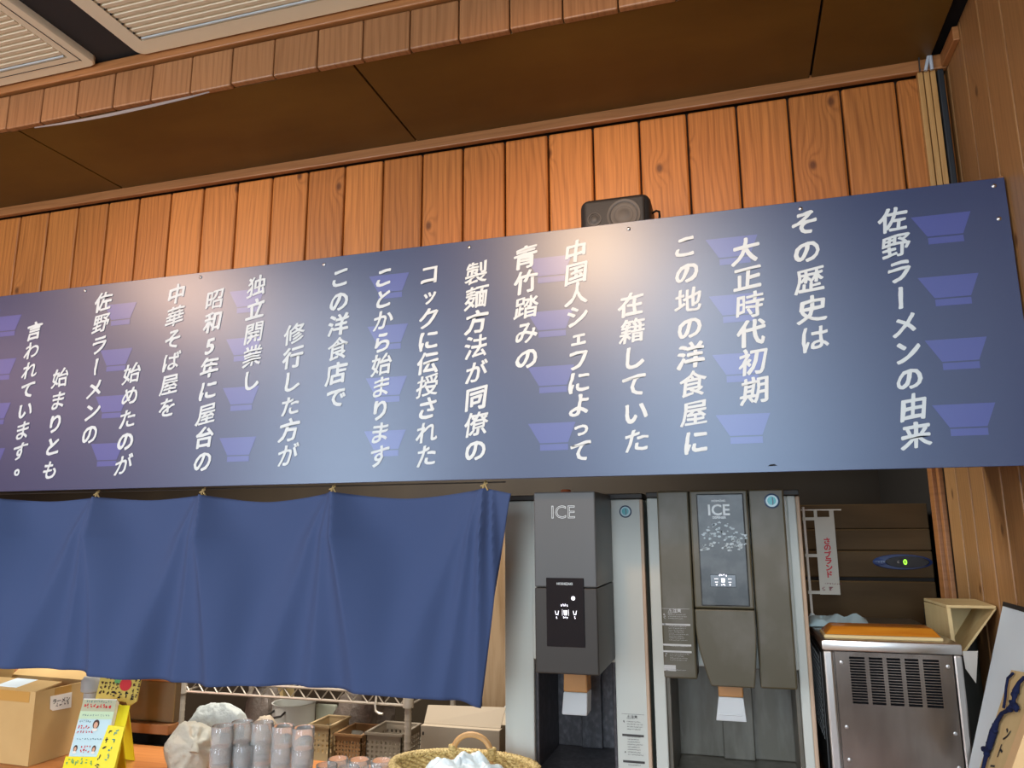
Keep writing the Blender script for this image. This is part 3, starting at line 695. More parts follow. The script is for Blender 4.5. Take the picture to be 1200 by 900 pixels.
scribble(tb, (f0.x+.013, BY-.0016, P(969, 685).z), (1, 0, 0), (0, 0, 1), .042, .004, 10, rg, .3)
for px in (966, 974): text(tb, '佐' if px == 966 else '野', (P(px, 690).x, BY-.0016, P(px, 690).z), .011, bold=.02)
tb.build('small_lettering', mat('maroon_ink', (.22, .04, .05), .6), sheet, weld=False)
# wedge shaped open box of pale plywood
w0 = at(1083, 703, 2.14); WZ = w0.z
wd = thing('plywood_bin', (.46, 2.05, IZ1), 'pale plywood wedge shaped open bin between ice machine and right wall', 'bin')
fa, fb, fc = at(1108, 712, 2.0), at(1168, 712, 2.0), at(1127, 768, 2.0)
fxr = WX-.004; ang = (fc.x-fxr, fc.z-fa.z)
b = MB(); b.prism([(fa.x, 1.99, fa.z), (fxr, 1.99, fa.z), (fxr, 2.145, fa.z+.002), (w0.x, 2.145, fa.z+.002)], (0, 0, .007)); b.build('top_panel', M_pale, wd, bevel=.0015)
b = MB(); b.add([(fa.x, 1.99, fa.z), (w0.x, 2.145, fa.z), (w0.x, 2.145, IZ1+.002), (fa.x+.002, 1.99, fa.z-.075), (fa.x+.008, 1.99, fa.z), (w0.x+.008, 2.145, fa.z), (w0.x+.008, 2.145, IZ1+.002), (fa.x+.010, 1.99, fa.z-.075)],
             [(0, 1, 2, 3), (4, 7, 6, 5), (0, 4, 5, 1), (2, 6, 7, 3), (1, 5, 6, 2), (0, 3, 7, 4)]); b.build('side_panel', M_pale, wd)
b = MB(); b.prism([(fa.x, 2.137, fa.z), (fxr, 2.137, fa.z), (fc.x+.01, 2.137, fc.z-.005), (fa.x, 2.137, fa.z-.085)], (0, .007, 0)); b.build('back_panel', M_pale, wd)
b = MB(); b.add([(fxr, 1.99, fa.z), (fc.x, 1.99, fc.z), (fc.x+.01, 2.14, fc.z-.003), (fxr, 2.14, fa.z), (fxr-.004, 1.99, fa.z), (fc.x-.004, 1.99, fc.z+.004), (fc.x+.006, 2.14, fc.z+.002), (fxr-.004, 2.14, fa.z)],
             [(0, 3, 2, 1), (4, 5, 6, 7), (0, 1, 5, 4), (2, 3, 7, 6), (1, 2, 6, 5), (0, 4, 7, 3)]); b.build('sloping_panel', M_pale, wd)
b = MB(); b.prism([(fa.x+.001, 1.99, fa.z-.074), (fc.x, 1.99, fc.z), (fc.x+.01, 2.14, fc.z-.003), (w0.x+.002, 2.14, IZ1+.004)], (0, 0, .006)); b.build('bottom_panel', M_pale, wd)
# dark tub and hanging paper beside the machine
b = MB(); q0, q1 = at(1131, 762, 2.08), at(1160, 860, 2.08)
b.box(.452, WX-.005, 2.16, 2.30, CT+.001, 1.30)
tag(b.build('storage_tub', mat('black_olive_plastic', (.028, .03, .024), .5), None, bevel=.012, seg=3, smooth=True), 'dark tub standing in the corner below the plywood bin', 'tub')
q0, q1, q2 = at(1128, 763, 1.97), at(1146, 763, 1.97), at(1144, 801, 1.97)
b = MB(); b.prism([(q0.x, 1.97, q0.z), (q1.x, 1.97, q1.z), (q2.x, 1.97, q2.z), (q0.x+.002, 1.97, q2.z+.03)], (0, .0015, 0))
tag(b.build('paper_sheet', M_paper, None), 'folded white paper hanging off the side of the steel ice machine', 'paper')
# leaning white panel and wooden plaque
wb = thing('leaning_panel', (.47, 1.70, CT), 'white panel with dark top edge leaning against the right wall', 'panel')
T0 = at(1180, 706, 1.838); B0 = at(1139, 900, 1.838)
dn = (B0-T0); dn = dn*((T0.z-CT-.002)/(-dn.z)); dn.y = 0
yv = Vector((0, -1, .0)); nrm = dn.cross(yv).normalized()
if nrm.x > 0: nrm = -nrm
b = MB(); ln = .62
b.obox(T0, dn, yv, nrm, 0.02, 1, 0, ln, 0, .006); b.build('sheet', M_foam, wb)
b = MB(); b.obox(T0, dn, yv, nrm, 0, .02, 0, ln, -.001, .007); b.build('top_edge', M_greyd, wb)
# plaque: built in the plane of the leaning panel
pl = thing('wooden_plaque', (.44, 1.6, CT), 'pale wooden plaque with brush writing and navy cord on white panel', 'plaque')
dirn = dn.normalized()
def onpanel(px, py, lift):                # a point on a plane parallel to the panel
    d = FW*FPX + RT*(px-600) - UP*(py-450); o = T0+nrm*lift
    t = ((o-Vector((0, 0, CZ))).dot(nrm))/d.dot(nrm); return Vector((0, 0, CZ))+d*t
LIFT = .024
c0, c1, c2, c3 = onpanel(1185, 785, LIFT), onpanel(1222, 792, LIFT), onpanel(1180, 925, LIFT), onpanel(1140, 925, LIFT)
b = MB(); b.prism([c0, c1, c2, c3], -nrm*.016); b.build('board', M_pale, pl)
e1, e2 = onpanel(1204, 826, LIFT+.004), onpanel(1211, 826, LIFT+.004)
b = MB(); b.prism([onpanel(1216, 792, LIFT+.005), onpanel(1224, 792, LIFT+.005), onpanel(1172, 940, LIFT+.005), onpanel(1161, 940, LIFT+.005)], -nrm*.022); b.build('edge_batten', mat('light_wood_edge', (.72, .50, .25), .5), pl, bevel=.001)
tb = MB(); ax = (onpanel(1186, 860, LIFT)-onpanel(1176, 860, LIFT)).normalized(); ay = (onpanel(1180, 850, LIFT)-onpanel(1176, 862, LIFT)).normalized()
for ch, px, py, sz in (('ン', 1180, 860, .030), ('ト', 1172, 880, .030), ('ー', 1163, 898, .026)):
    vs, fs = glyph(ch, .03); o = onpanel(px, py, LIFT+.0012)
    tb.add([o+ax*(x-.5)*sz+ay*(y-.36)*sz for x, y in vs], fs)
tb.build('lettering', M_ink, pl, weld=False)
cd = MB()
cd.tube([onpanel(x, y, LIFT+.006) for x, y in ((1187, 789), (1181, 795), (1179, 806), (1178, 818), (1176, 830))], .0024, 8)
cd.tube([onpanel(x, y, LIFT+.008) for x, y in ((1200, 794), (1194, 800), (1190, 810), (1188, 820), (1187, 828), (1180, 833), (1174, 836), (1168, 846), (1164, 858), (1160, 872), (1156, 882))], [.003, .003, .0055, .003, .006, .0035, .0035, .004, .0065, .006, .0045], 10)
cd.tube([onpanel(x, y, LIFT+.008) for x, y in ((1152, 877), (1156, 880), (1160, 876))], [.004, .0065, .004], 8)
cd.tube([onpanel(x, y, LIFT+.008) for x, y in ((1157, 880), (1154, 892), (1151, 905))], [.0042, .0035, .003], 8)
cd.tube([onpanel(x, y, LIFT+.008) for x, y in ((1184, 822), (1189, 827), (1191, 833))], [.003, .006, .003], 8)
rg = random.Random(6)
for x, y in ((1190, 810), (1189, 814), (1187, 826), (1190, 829), (1183, 831), (1166, 850), (1165, 856), (1162, 864), (1160, 872), (1157, 879), (1153, 878), (1156, 884)):
    cd.lathe(onpanel(x+rg.uniform(-1.2, 1.2), y, LIFT+.008), [(0, -.0055), (.004, -.004), (.0058, 0), (.004, .004), (0, .0055)], 8, (rg.uniform(-1, 1), rg.uniform(-1, 1), 1))
cd.build('cord', M_cord, pl, smooth=True)

# ------------------------------------------------------------------ kitchen: freezer with a display
fr = thing('freezer', (.28, 2.44, 0), 'tall brown tinted stainless freezer with blue oval control display', 'freezer')
FRY = 2.44
P = lambda x, y: at(x, y, FRY)
fx0, fx1 = -.25, WX-.026
zA, zB, zC, zD = P(1000, 591).z, P(1000, 620).z, P(1000, 645).z, P(1000, 678).z
MB().box(fx0, fx1, FRY+.02, 3.2, .05, zA).build('cabinet', M_fridge, fr, bevel=.003)
MB().box(fx0, fx1, FRY, FRY+.019, zB+.0015, zA).build('top_panel', M_fridge, fr, bevel=.002)
MB().box(fx0, fx1, FRY-.004, FRY+.019, zC+.001, zB-.0005).build('middle_panel', M_fridge, fr, bevel=.003)
cpn = MB().box(fx0, fx1, FRY-.004, FRY+.019, zD+.004, zC-.001).build('control_fascia', M_fridge, fr, bevel=.003)
dr = MB().box(fx0, fx1, FRY-.008, FRY+.019, .12, zD-.006).build('door', M_fridge, fr, bevel=.004)
MB().box(fx0, fx1, FRY+.004, FRY+.019, zD-.006, zD+.004).build('door_gasket', M_dark, fr)
q = P(1057, 658.5); hw = (P(1092, 658).x-P(1022, 658).x)/2
bz = MB().lathe((0, 0, 0), [(1, 0), (1, .5), (.94, 1), (0, 1)], 40, (0, -1, 0))
for v in bz.v: v.x = q.x+v.x*hw; v.z = q.z+v.z*.0215; v.y = FRY-.004+v.y*.004
dp = bz.build('display_bezel', mat('blue_bezel', (.02, .045, .16), .3), cpn, smooth=True)
bz = MB().lathe((0, 0, 0), [(1, 0), (.96, 1), (0, 1)], 40, (0, -1, 0))
for v in bz.v: v.x = q.x+.012+v.x*hw*.74; v.z = q.z+v.z*.0165; v.y = FRY-.008+v.y*.001
bz.build('display_window', M_glassb, dp)
tb = MB(); text(tb, '0', (P(1060, 658.5).x, FRY-.0096, q.z), .020, bold=.03); tb.build('digit', M_lime, dp, weld=False)
tb = MB(); rg = random.Random(8); scribble(tb, (q.x-hw*.82, FRY-.0084, q.z-.004), (1, 0, 0), (0, 0, 1), .036, .006, 6, rg, .2); tb.build('small_lettering', mat('pale_blue_ink', (.25, .35, .55), .5), dp, weld=False)
tb = MB(); text(tb, 'C', (P(1052, 658.5).x, FRY-.0096, q.z), .008); tb.build('unit_mark', M_paper, dp, weld=False)

# ------------------------------------------------------------------ left end: low cabinet behind the counter
cb = thing('low_cabinet', (-2.1, 1.96, 0), 'low brown cabinet with wooden lip behind the cardboard carton', 'cabinet')
cx1 = at(203, 830, 1.97).x
MB().box(-3.2, cx1, 1.965, 2.0, .05, .885).build('carcass', M_dark, cb)
MB().box(-3.2, cx1, 1.990, 2.0, .886, .922).build('dark_gap', M_black, cb)
MB().box(-3.2, cx1, 1.955, 2.0, .923, .951).build('wooden_lip', M_wood2, cb, bevel=.003)
MB().box(-3.2, cx1, 1.975, 2.0, .952, 1.066).build('back_panel', mat('brown_steel', (.20, .135, .075), .35, metal=.5), cb, bevel=.003)
MB().box(-3.2, cx1+.003, 1.965, 2.003, 1.067, 1.075).build('top_edge', M_wood2, cb, bevel=.002)

# wire rack in the kitchen
RY = 2.70
rk = thing('wire_rack', (-1.7, RY, 0), 'chrome wire rack standing in the kitchen below the curtain', 'rack')
rx0, rx1 = at(213, 830, RY).x, at(478, 850, RY).x
rz1, rz0 = at(340, 805, RY).z, at(340, 818, RY).z
RD = .46; LZ = .640
for x in (rx0, rx1):
    for y in (RY, RY+RD):
        b = MB(); b.cyl((x, y, 0), (x, y, 1.6), .0125, 16)
        for k in range(60): b.cyl((x, y, .05+k*.025), (x, y, .054+k*.025), .0133, 16)
        b.build('post', M_chrome, rk, smooth=True, weld=False)
        MB().lathe((x, y, rz0-.008), [(.0142, 0), (.020, .002), (.0185, rz1-rz0+.014), (.0142, rz1-rz0+.016)], 20).build('post_collar', M_chrome, rk, smooth=True)
def shelf(zt, zb):
    b = MB()
    for y in (RY, RY+RD):
        for z in (zt, zb): b.cyl((rx0, y, z), (rx1, y, z), .0052, 8)
        n = 15; pts = []
        for i in range(n*2+1): pts.append((rx0+(rx1-rx0)*i/(2*n), y, zb if i % 2 else zt))
        b.tube(pts, .0038, 6)
    for x in (rx0, rx1):
        for z in (zt, zb): b.cyl((x, RY, z), (x, RY+RD, z), .0038, 8)
    k = 0; x = rx0+.02
    while x < rx1: b.cyl((x, RY, zt+.004), (x, RY+RD, zt+.004), .0022, 6); x += .024
    for y in (RY+.12, RY+.24, RY+.36): b.cyl((rx0, y, zt-.002), (rx1, y, zt-.002), .003, 6)
    return b.build('shelf', M_chrome, rk, smooth=True, weld=False)
shelf(rz1, rz0); shelf(LZ, LZ-.035)
# what stands on the lower shelf
def blob(mb, c, r, seed, amp=.18, n=26, flat=True, squash=1):
    vs = []; fs = []; c = Vector(c); m = n//2+1
    for i in range(m+1):
        th = PI*i/m
        for k in range(n):
            ph = 2*PI*k/n; d = Vector((math.sin(th)*math.cos(ph), math.sin(th)*math.sin(ph), math.cos(th)))
            f = 1+amp*mnoise.noise(d*1.7+Vector((seed, seed*2, 0)))+amp*.5*mnoise.noise(d*5+Vector((seed*3, 0, seed)))+amp*.22*mnoise.noise(d*13+Vector((seed, 1, seed)))
            p = Vector((d.x*r[0], d.y*r[1], d.z*r[2]))*f
            if flat and p.z < -r[2]*.62: p.z = -r[2]*.62
            vs.append(c+p)
    for i in range(m):
        for k in range(n): fs.append((i*n+k, i*n+(k+1) % n, (i+1)*n+(k+1) % n, (i+1)*n+k))
    mb.add(vs, fs); return mb
def soft(o):
    for e in o.data.edges: e.use_edge_sharp = False
    return o
pq = at(344, 838, 2.93); ptop = at(344, 823, 2.93).z
pot = thing('stock_pot', (pq.x, 2.93, LZ+.006), 'white enamel pot with side handle on rack beside dark bag', 'pot')
pr = .086
MB().lathe((pq.x, 2.93, LZ+.008), [(pr-.012, 0), (pr, .012), (pr, ptop-LZ-.008), (pr+.004, ptop-LZ-.006), (pr-.003, ptop-LZ-.006), (pr-.004, .02)], 40).build('body', M_pot, pot, smooth=True)
hx = at(327, 838, 2.84)
MB().tube([(pq.x-.045, 2.93-.072, ptop-.02), (pq.x-.052, 2.93-.105, ptop-.03), (pq.x-.020, 2.93-.118, ptop-.036), (pq.x+.012, 2.93-.112, ptop-.03), (pq.x+.012, 2.93-.082, ptop-.02)], .0045, 8).build('handle', M_greyd, pot, smooth=True)
def basket(name, px0, px1, pyt, pyb, Y, depth, m, label, round_=False, rows=4, cols_=9):
    a, c = at(px0, pyt, Y), at(px1, pyb, Y); x0, x1, z1 = a.x, c.x, at((px0+px1)/2, pyt, Y).z
    z0 = LZ+.0065
    t = thing(name, ((x0+x1)/2, Y+depth/2, z0), label, 'basket')
    b = MB(); th = .004; hz = z1-z0
    def wall(o, u, L):
        o, u = Vector(o), Vector(u); w = Vector((0, 0, 1)).cross(u)
        zs_ = [0, .22, .78, 1]
        b.obox(o, u, w, (0, 0, 1), 0, L, 0, th, 0, hz*.25); b.obox(o, u, w, (0, 0, 1), 0, L, 0, th, hz*.80, hz)
        for k in range(cols_+1):
            s = L*k/cols_; b.obox(o, u, w, (0, 0, 1), max(0, s-L/cols_*.25), min(L, s+L/cols_*.25), 0, th, hz*.24, hz*.81)
        for r in range(1, rows):
            zz = hz*(.25+.55*r/rows); b.obox(o, u, w, (0, 0, 1), 0, L, .0004, th-.0004, zz-.0035, zz+.0035)
    wall((x0, Y, z0), (1, 0, 0), x1-x0); wall((x1, Y, z0), (0, 1, 0), depth); wall((x1, Y+depth, z0), (-1, 0, 0), x1-x0); wall((x0, Y+depth, z0), (0, -1, 0), depth)
    b.box(x0, x1, Y, Y+depth, z0, z0+.004)
    b.build('body', m, t, weld=False)
    r = MB(); r.box(x0-.006, x1+.006, Y-.006, Y+.004, z1-.004, z1+.006).box(x0-.006, x1+.006, Y+depth-.004, Y+depth+.006, z1-.004, z1+.006).box(x0-.006, x0+.004, Y+.003, Y+depth-.003, z1-.004, z1+.006).box(x1-.004, x1+.006, Y+.003, Y+depth-.003, z1-.004, z1+.006)
    r.build('rim', m, t, bevel=.002, weld=False)
    return (x0, x1, z0, z1)
basket('plastic_basket', 362, 385, 851, 893, 2.735, .15, M_bkt1, 'beige perforated plastic basket directly right of the stacked tumblers', cols_=5)
bx = basket('plastic_basket', 393, 423, 862, 884, 2.745, .16, M_bkt2, 'brown plastic basket with white tub inside, between the other two baskets', cols_=8)
bx3 = basket('plastic_basket', 429, 470, 861, 893, 2.735, .17, M_bkt3, 'grey perforated plastic basket beside the rack post', cols_=8)
q = at(407, 866, 2.80)
b = MB(); b.lathe((q.x, 2.825, LZ+.012), [(.035, 0), (.047, .075), (.050, .078), (.046, .078), (.034, .004)], 28)
tag(b.build('plastic_tub', M_pot, None, smooth=True), 'white plastic tub standing in the brown basket', 'tub')
q = at(422, 852, 3.0)
b = blob(MB(), (q.x, 3.03, LZ+.095), (.125, .10, .135), 3.3, .3)
tag(b.build('garbage_bag', M_dbag, None, smooth=True), 'dark crumpled plastic bag heaped behind the grey basket', 'bag')
q = at(302, 836, 2.98)
b = blob(MB(), (q.x, 3.02, LZ+.085), (.075, .08, .125), 8.1, .25)
tag(b.build('garbage_bag', M_dbag, None, smooth=True), 'dark brown bag on rack left of the white pot', 'bag')
q = at(383, 838, 3.0)
b = MB(); b.box(q.x-.055, q.x+.04, 3.00, 3.02, LZ+.007, at(383, 826, 3.0).z)
tag(b.build('serving_tray', mat('pale_green_tray', (.55, .58, .47), .5), None, bevel=.006, seg=3), 'pale green tray standing on edge right of the white pot', 'tray')
# hook hanging on the shelf front
q = at(444, 830, RY-.01)
b = MB(); b.tube([(q.x-.012, RY-.006, rz1+.002), (q.x-.014, RY-.012, rz0-.004), (q.x-.010, RY-.016, rz0-.022), (q.x+.006, RY-.018, rz0-.030), (q.x+.022, RY-.02, rz0-.030)], .0045, 8)
tag(b.build('hook', M_chrome, None, smooth=True), 'bent metal hook hanging from the rack shelf edge', 'hook')
# things on the upper rack shelf that show below the curtain
q = at(311, 822, 3.12); b = MB(); b.box(q.x-.06, q.x+.035, 3.20, 3.30, 0.02, at(311, 808, 3.2).z+.10)
tag(b.build('wooden_crate', M_pale, None, bevel=.004), 'yellow wooden crate standing behind the wire rack', 'crate')
for i, (px, wd_, hh, m_, lb) in enumerate(((262, .20, .05, M_cardg, 'flat grey box on rack shelf above the tied bags'), (345, .14, .05, M_pot, 'white food box on rack shelf above the pot'), (415, .16, .06, M_card, 'brown carton on rack shelf above the baskets'))):
    q = at(px, 800, RY+.1)
    tag(MB().box(q.x-wd_/2, q.x+wd_/2, RY+.06, RY+.32, rz1+.0065, rz1+.007+hh).build('food_box', m_, None, bevel=.004), lb, 'box')
# plain wooden upright and stacked cartons behind the curtain's right edge
q0, q1 = at(571, 700, 2.85), at(598, 800, 2.85)
tag(MB().box(q0.x-.02, q1.x+.05, 2.85, 3.2, 0, 1.62).build('shelf_cabinet', mat('tan_shelf_side', (.34, .24, .14), .6, var=((30, 3, 3), (.22, .14, .07), .4, .65)), None, bevel=.004), 'tan cupboard seen between the curtain and the slim dispenser', 'cupboard')
q = at(575, 838, 2.55)
b = blob(MB(), (q.x+.05, 2.78, at(575, 846, 2.75).z), (.085, .07, .08), 5.2, .2, 50)
tag(b.build('plastic_bag', M_film2, None, smooth=True), 'white crumpled plastic bag behind the curtain hem beside the dispenser', 'bag')
q = at(575, 880, 2.55)
tag(MB().box(-1.10, q.x+.14, 2.44, 2.80, .45, .67).build('work_table', M_steel, None, bevel=.004), 'steel work table behind the grey carton', 'table')
# grey-brown carton lying behind the wicker basket
CYc = 2.46
a, c2_ = at(494, 831, CYc), at(584, 834, CYc); zbm = at(540, 853, CYc).z
gb = thing('flat_carton', ((a.x+c2_.x)/2, CYc, .67), 'greyish brown flat carton with open lid behind the wicker basket', 'box')
MB().box(a.x-.002, c2_.x+.004, CYc, CYc+.24, .672, zbm).build('tray', M_cardg, gb, bevel=.002)
b = MB(); b.add([(a.x, CYc+.022, zbm+.001), (c2_.x, CYc+.022, zbm+.001), (c2_.x+.006, CYc+.06, c2_.z), (a.x-.002, CYc+.06, a.z), (a.x, CYc+.026, zbm+.001), (c2_.x, CYc+.026, zbm+.001), (c2_.x+.006, CYc+.064, c2_.z), (a.x-.002, CYc+.064, a.z)],
                [(0, 1, 2, 3), (4, 7, 6, 5), (0, 4, 5, 1), (3, 2, 6, 7), (0, 3, 7, 4), (1, 5, 6, 2)]); b.build('lid_flap', M_cardg, gb)
MB().box(a.x+.004, a.x+.010, CYc-.0008, CYc+.001, zbm-.03, zbm-.02).build('slot', M_dark, gb)

# ------------------------------------------------------------------ on the counter
# cardboard carton at the left
BZ = 1.085
k0, k1 = atz(42, 811, BZ), atz(104, 797.5, BZ)
u = (k1-k0); u.z = 0; LU = u.length; u.normalize(); w = Vector((-u.y, u.x, 0)); LW = .30
cbx = thing('cardboard_carton', (k0.x, k0.y, CT), 'tan cardboard carton with handwritten white label and open flaps', 'carton')
o = Vector((k0.x, k0.y, CT+.001)); H = BZ-CT-.001; zz = Vector((0, 0, 1)); th = .004
b = MB(); b.obox(o, u, w, zz, 0, LU, 0, th, 0, H).obox(o, u, w, zz, 0, LU, LW-th, LW, 0, H).obox(o, u, w, zz, 0, th, th, LW-th, 0, H).obox(o, u, w, zz, LU-th, LU, th, LW-th, 0, H).obox(o, u, w, zz, th, LU-th, th, LW-th, 0, th)
b.build('walls', M_card, cbx, weld=False)
def flap(a, d, out, up, L, nm='flap'):
    a, d = Vector(a), Vector(d); v = (Vector(out)*math.cos(up)+zz*math.sin(up))
    n_ = d.cross(v).normalized(); b = MB(); b.obox(a, d, v, n_, .003, 1-.003, 0, L, -.0015, .0015); return b.build(nm, M_card, cbx)
f1 = flap(o+zz*H+u*.003, w*(LW), u, .14, LU*.46)
flap(o+zz*H+u*(LU-.003), w*LW, u, .5, .045)
flap(o+zz*H+w*(LW-.003), u*LU, -w*.3+w*.0, .9, .07)
b = MB(); b.obox(o+zz*H+u*.012, w, u*math.cos(.14)+zz*math.sin(.14), zz, .09, .17, .002, LU*.40, .0025, .0034); b.build('parcel_label', M_foam, f1)
b = MB(); b.obox(o, u, w, zz, LU*.35, LU*.66, -.0008, .001, H-.022, H-.001).obox(o, u, w, zz, -.0008, .001, .02, LW*.9, H-.028, H-.001); b.build('tape', M_tape, cbx, weld=False)
def onface(px, py):                      # a point on the carton's right-hand face
    d = FW*FPX + RT*(px-600) - UP*(py-450); n_ = w; t = (o-Vector((0, 0, CZ))).dot(n_)/d.dot(n_); return Vector((0, 0, CZ))+d*t-w*.0012
lb_ = MB(); lb_.prism([onface(59, 816), onface(84, 811), onface(83, 829), onface(61.5, 833), onface(58.5, 831)], w*.001); lab = lb_.build('paper_label', M_paper, cbx)
tb = MB(); lu = (onface(82, 818)-onface(62, 822)); lu.normalize(); lv = zz
q = onface(71.5, 820.5)-w*.0006; text(tb, 'ラーメン', q, .0145, lu, lv, bold=.02, sx=.95)
rg = random.Random(2); scribble(tb, onface(64, 829.5)-w*.0006, lu, lv, .045, .012, 4, rg, .14); tb.build('handwriting', M_ink, lab, weld=False)
# yellow leaflet stand
pBL, pBR, pTL = at(78, 897, 1.585), at(118, 901, 1.61), at(98.5, 819, 1.675)
vv = (pTL-pBL); VL = vv.length; vv.normalize(); uu = pBR-pBL; uu = uu-vv*uu.dot(vv)*.35; UL = uu.length; uu.normalize(); nn = uu.cross(vv).normalized()
if nn.y > 0: nn = -nn
kz = (pBL.z-CT)/vv.z                     # how far the counter lies below
ls = thing('leaflet_stand', (pBL.x+.04, 1.60, CT), 'yellow cardboard leaflet stand filled with printed leaflets beside the carton', 'leaflet stand')
F = lambda a, c, d=0: pBL+uu*a*UL+vv*c*VL+nn*d
def quad(mb, a0, a1, c0, c1, d): mb.poly([F(a0, c0, d), F(a1, c0, d), F(a1, c1, d), F(a0, c1, d)])
b = MB(); b.obox(pBL, uu*UL, vv*VL, nn, -.02, 1.36, -(kz/VL)+.06, .97, -.024, -.020)
b.obox(pBL, uu*UL, vv*VL, nn, -.06, 1.36, -(kz/VL)+.05, .11, .004, .007).obox(pBL, uu*UL, vv*VL, nn, -.06, -.03, -(kz/VL)+.06, .11, -.02, .004).obox(pBL, uu*UL, vv*VL, nn, 1.33, 1.36, -(kz/VL)+.06, .5, -.024, .007)
b.build('holder', M_yellow, ls, weld=False)
fpz = at(143, 862, 1.665); ft = at(147, 915, 1.70); ft.z = CT+.001
b = MB(); b.prism([fpz, ft, ft+Vector((-.035, -.03, 0)), fpz+Vector((-.03, -.015, .0))], (0, .003, 0)); b.build('easel_leg', M_yellow, ls)
b = MB(); b.obox(pBL, uu*UL, vv*VL, nn, 0, 1.02, .0, 1.0, -.019, .002); lf = b.build('leaflet_stack', M_paper, ls)
def prt(nm, m_, quads, d=.0026):
    b = MB()
    for q_ in quads: quad(b, *q_, d)
    return b.build(nm, m_, lf, weld=False)
prt('cover_print', M_sky, [(.02, 1.0, .10, .68)]); prt('cover_heading', mat('sage_print', (.42, .44, .30), .6), [(.0, 1.02, .80, .985)]); prt('cover_band', mat('mint_print', (.50, .66, .45), .6), [(.0, 1.02, .66, .80)])
def oval(nm, m_, cells, d):
    b = MB()
    for a, c, ra, rc in cells: b.add([F(a+ra*math.cos(k*PI/9), c+rc*math.sin(k*PI/9), d) for k in range(18)], [tuple(range(18))])
    b.build(nm, m_, lf, weld=False)
oval('cover_photo', mat('dark_brown_print', (.06, .035, .03), .6), [(.57, .60, .095, .07), (.14, .235, .06, .05), (.68, .235, .06, .05)], .0032)
oval('cover_photo', M_skin, [(.57, .585, .060, .048), (.14, .225, .036, .032), (.68, .225, .036, .032)], .0036)
oval('cover_photo', M_paper, [(.57, .515, .085, .022), (.14, .178, .06, .018), (.68, .178, .06, .018)], .0038)
prt('cover_wave', M_blue, [(.10, .55, .03, .075)], .0034)
tb = MB(); rg = random.Random(21)
scribble(tb, F(.05, .84, .0034), uu, vv, UL*.86, VL*.075, 9, rg, .24); scribble(tb, F(.05, .52, .0036), uu, vv, UL*.35, VL*.06, 5, rg, .24); scribble(tb, F(.05, .455, .0034), uu, vv, UL*.5, VL*.045, 6, rg, .24); scribble(tb, F(.28, .17, .0034), uu, vv, UL*.3, VL*.06, 4, rg, .24); scribble(tb, F(.28, .24, .0034), uu, vv, UL*.3, VL*.04, 4, rg, .24)
tb.build('red_print', M_red, lf, weld=False)
tb = MB(); scribble(tb, F(.1, .93, .0034), uu, vv, UL*.8, VL*.04, 11, rg, .2); scribble(tb, F(.05, .62, .0034), uu, vv, UL*.35, VL*.035, 6, rg, .2); scribble(tb, F(.1, .36, .0034), uu, vv, UL*.75, VL*.03, 10, rg, .2); scribble(tb, F(.08, .72, .0034), uu, vv, UL*.85, VL*.03, 11, rg, .2)
tb.build('small_print', mat('teal_print', (.06, .16, .20), .6), lf, weld=False)
tb = MB(); scribble(tb, F(-.03, -.02, .0078), uu, vv, UL*1.1, VL*.11, 8, rg, .13); tb.build('holder_print', M_green, ls, weld=False)
# yellow side card
s_ = [at(x, y, Y_) for x, y, Y_ in ((127, 850, 1.625), (146, 852, 1.63), (133, 903, 1.59), (107, 903, 1.58))]
b = MB(); b.prism(s_, (0, .003, 0)); sc_ = b.build('side_card', M_yellow, ls)
su = (s_[1]-s_[0]).normalized(); sv = (s_[0]-s_[3]).normalized()
tb = MB(); rg = random.Random(33)
for i in range(5): scribble(tb, s_[0]+su*.003-sv*(.024+.0185*i)-Vector((0, .0012, 0)), su, sv, .016, .016, 1, rg, .14)
tb.build('side_print', M_ink, sc_, weld=False)
tb = MB()
for i in range(4): scribble(tb, s_[0]+su*.022-sv*(.022+.0185*i)-Vector((0, .0012, 0)), su, sv, .016, .016, 1, rg, .16)
tb.build('side_print', mat('sea_green_print', (.04, .28, .25), .6), sc_, weld=False)
tb = MB(); q = s_[0]-sv*.125+su*.012-Vector((0, .0013, 0)); tb.add([q+su*.014*math.cos(k*PI/9)+sv*.018*math.sin(k*PI/9) for k in range(18)], [tuple(range(18))]); tb.build('side_print', mat('orange_print', (.80, .27, .02), .6), sc_, weld=False)
# header card behind the leaflets
h_ = [at(x, y, 1.745) for x, y in ((118, 792), (165, 797), (160, 822), (150, 829), (148, 823), (112, 818))]
hd = thing('header_card', (h_[0].x, 1.745, CT), 'yellow picture card with red lantern print behind the leaflet stand', 'card')
hb = MB(); hb.prism(h_, (0, .003, 0)); hcard = hb.build('card', mat('mustard_card', (.62, .48, .10), .6), hd)
b = MB(); b.prism([h_[5], h_[3], h_[3]+Vector((-.01, .05, -(h_[3].z-CT)+.001)), h_[5]+Vector((.02, .06, -(h_[5].z-CT)+.001))], (0, .003, 0)); b.build('stand_leg', M_yellow, hd)
hu = (h_[1]-h_[0]).normalized(); hv = (h_[0]-h_[5]).normalized(); yo = Vector((0, -.0012, 0))
def hp(nm, m_, cells):
    b = MB()
    for a, c, r1, r2 in cells: b.add([h_[5]+yo+hu*a+hv*c+hu*r1*math.cos(k*PI/8)+hv*r2*math.sin(k*PI/8) for k in range(16)], [tuple(range(16))])
    b.build(nm, m_, hcard, weld=False)
hp('red_print', M_red, [(.088, .043, .019, .017)]); hp('green_print', M_green, [(.060, .050, .010, .008)])
tb = MB(); rg = random.Random(40)
for r_ in range(4): scribble(tb, h_[5]+yo*1.2+hu*.006+hv*(.010+.0135*r_), hu, hv, .062, .012, 5, rg, .26)
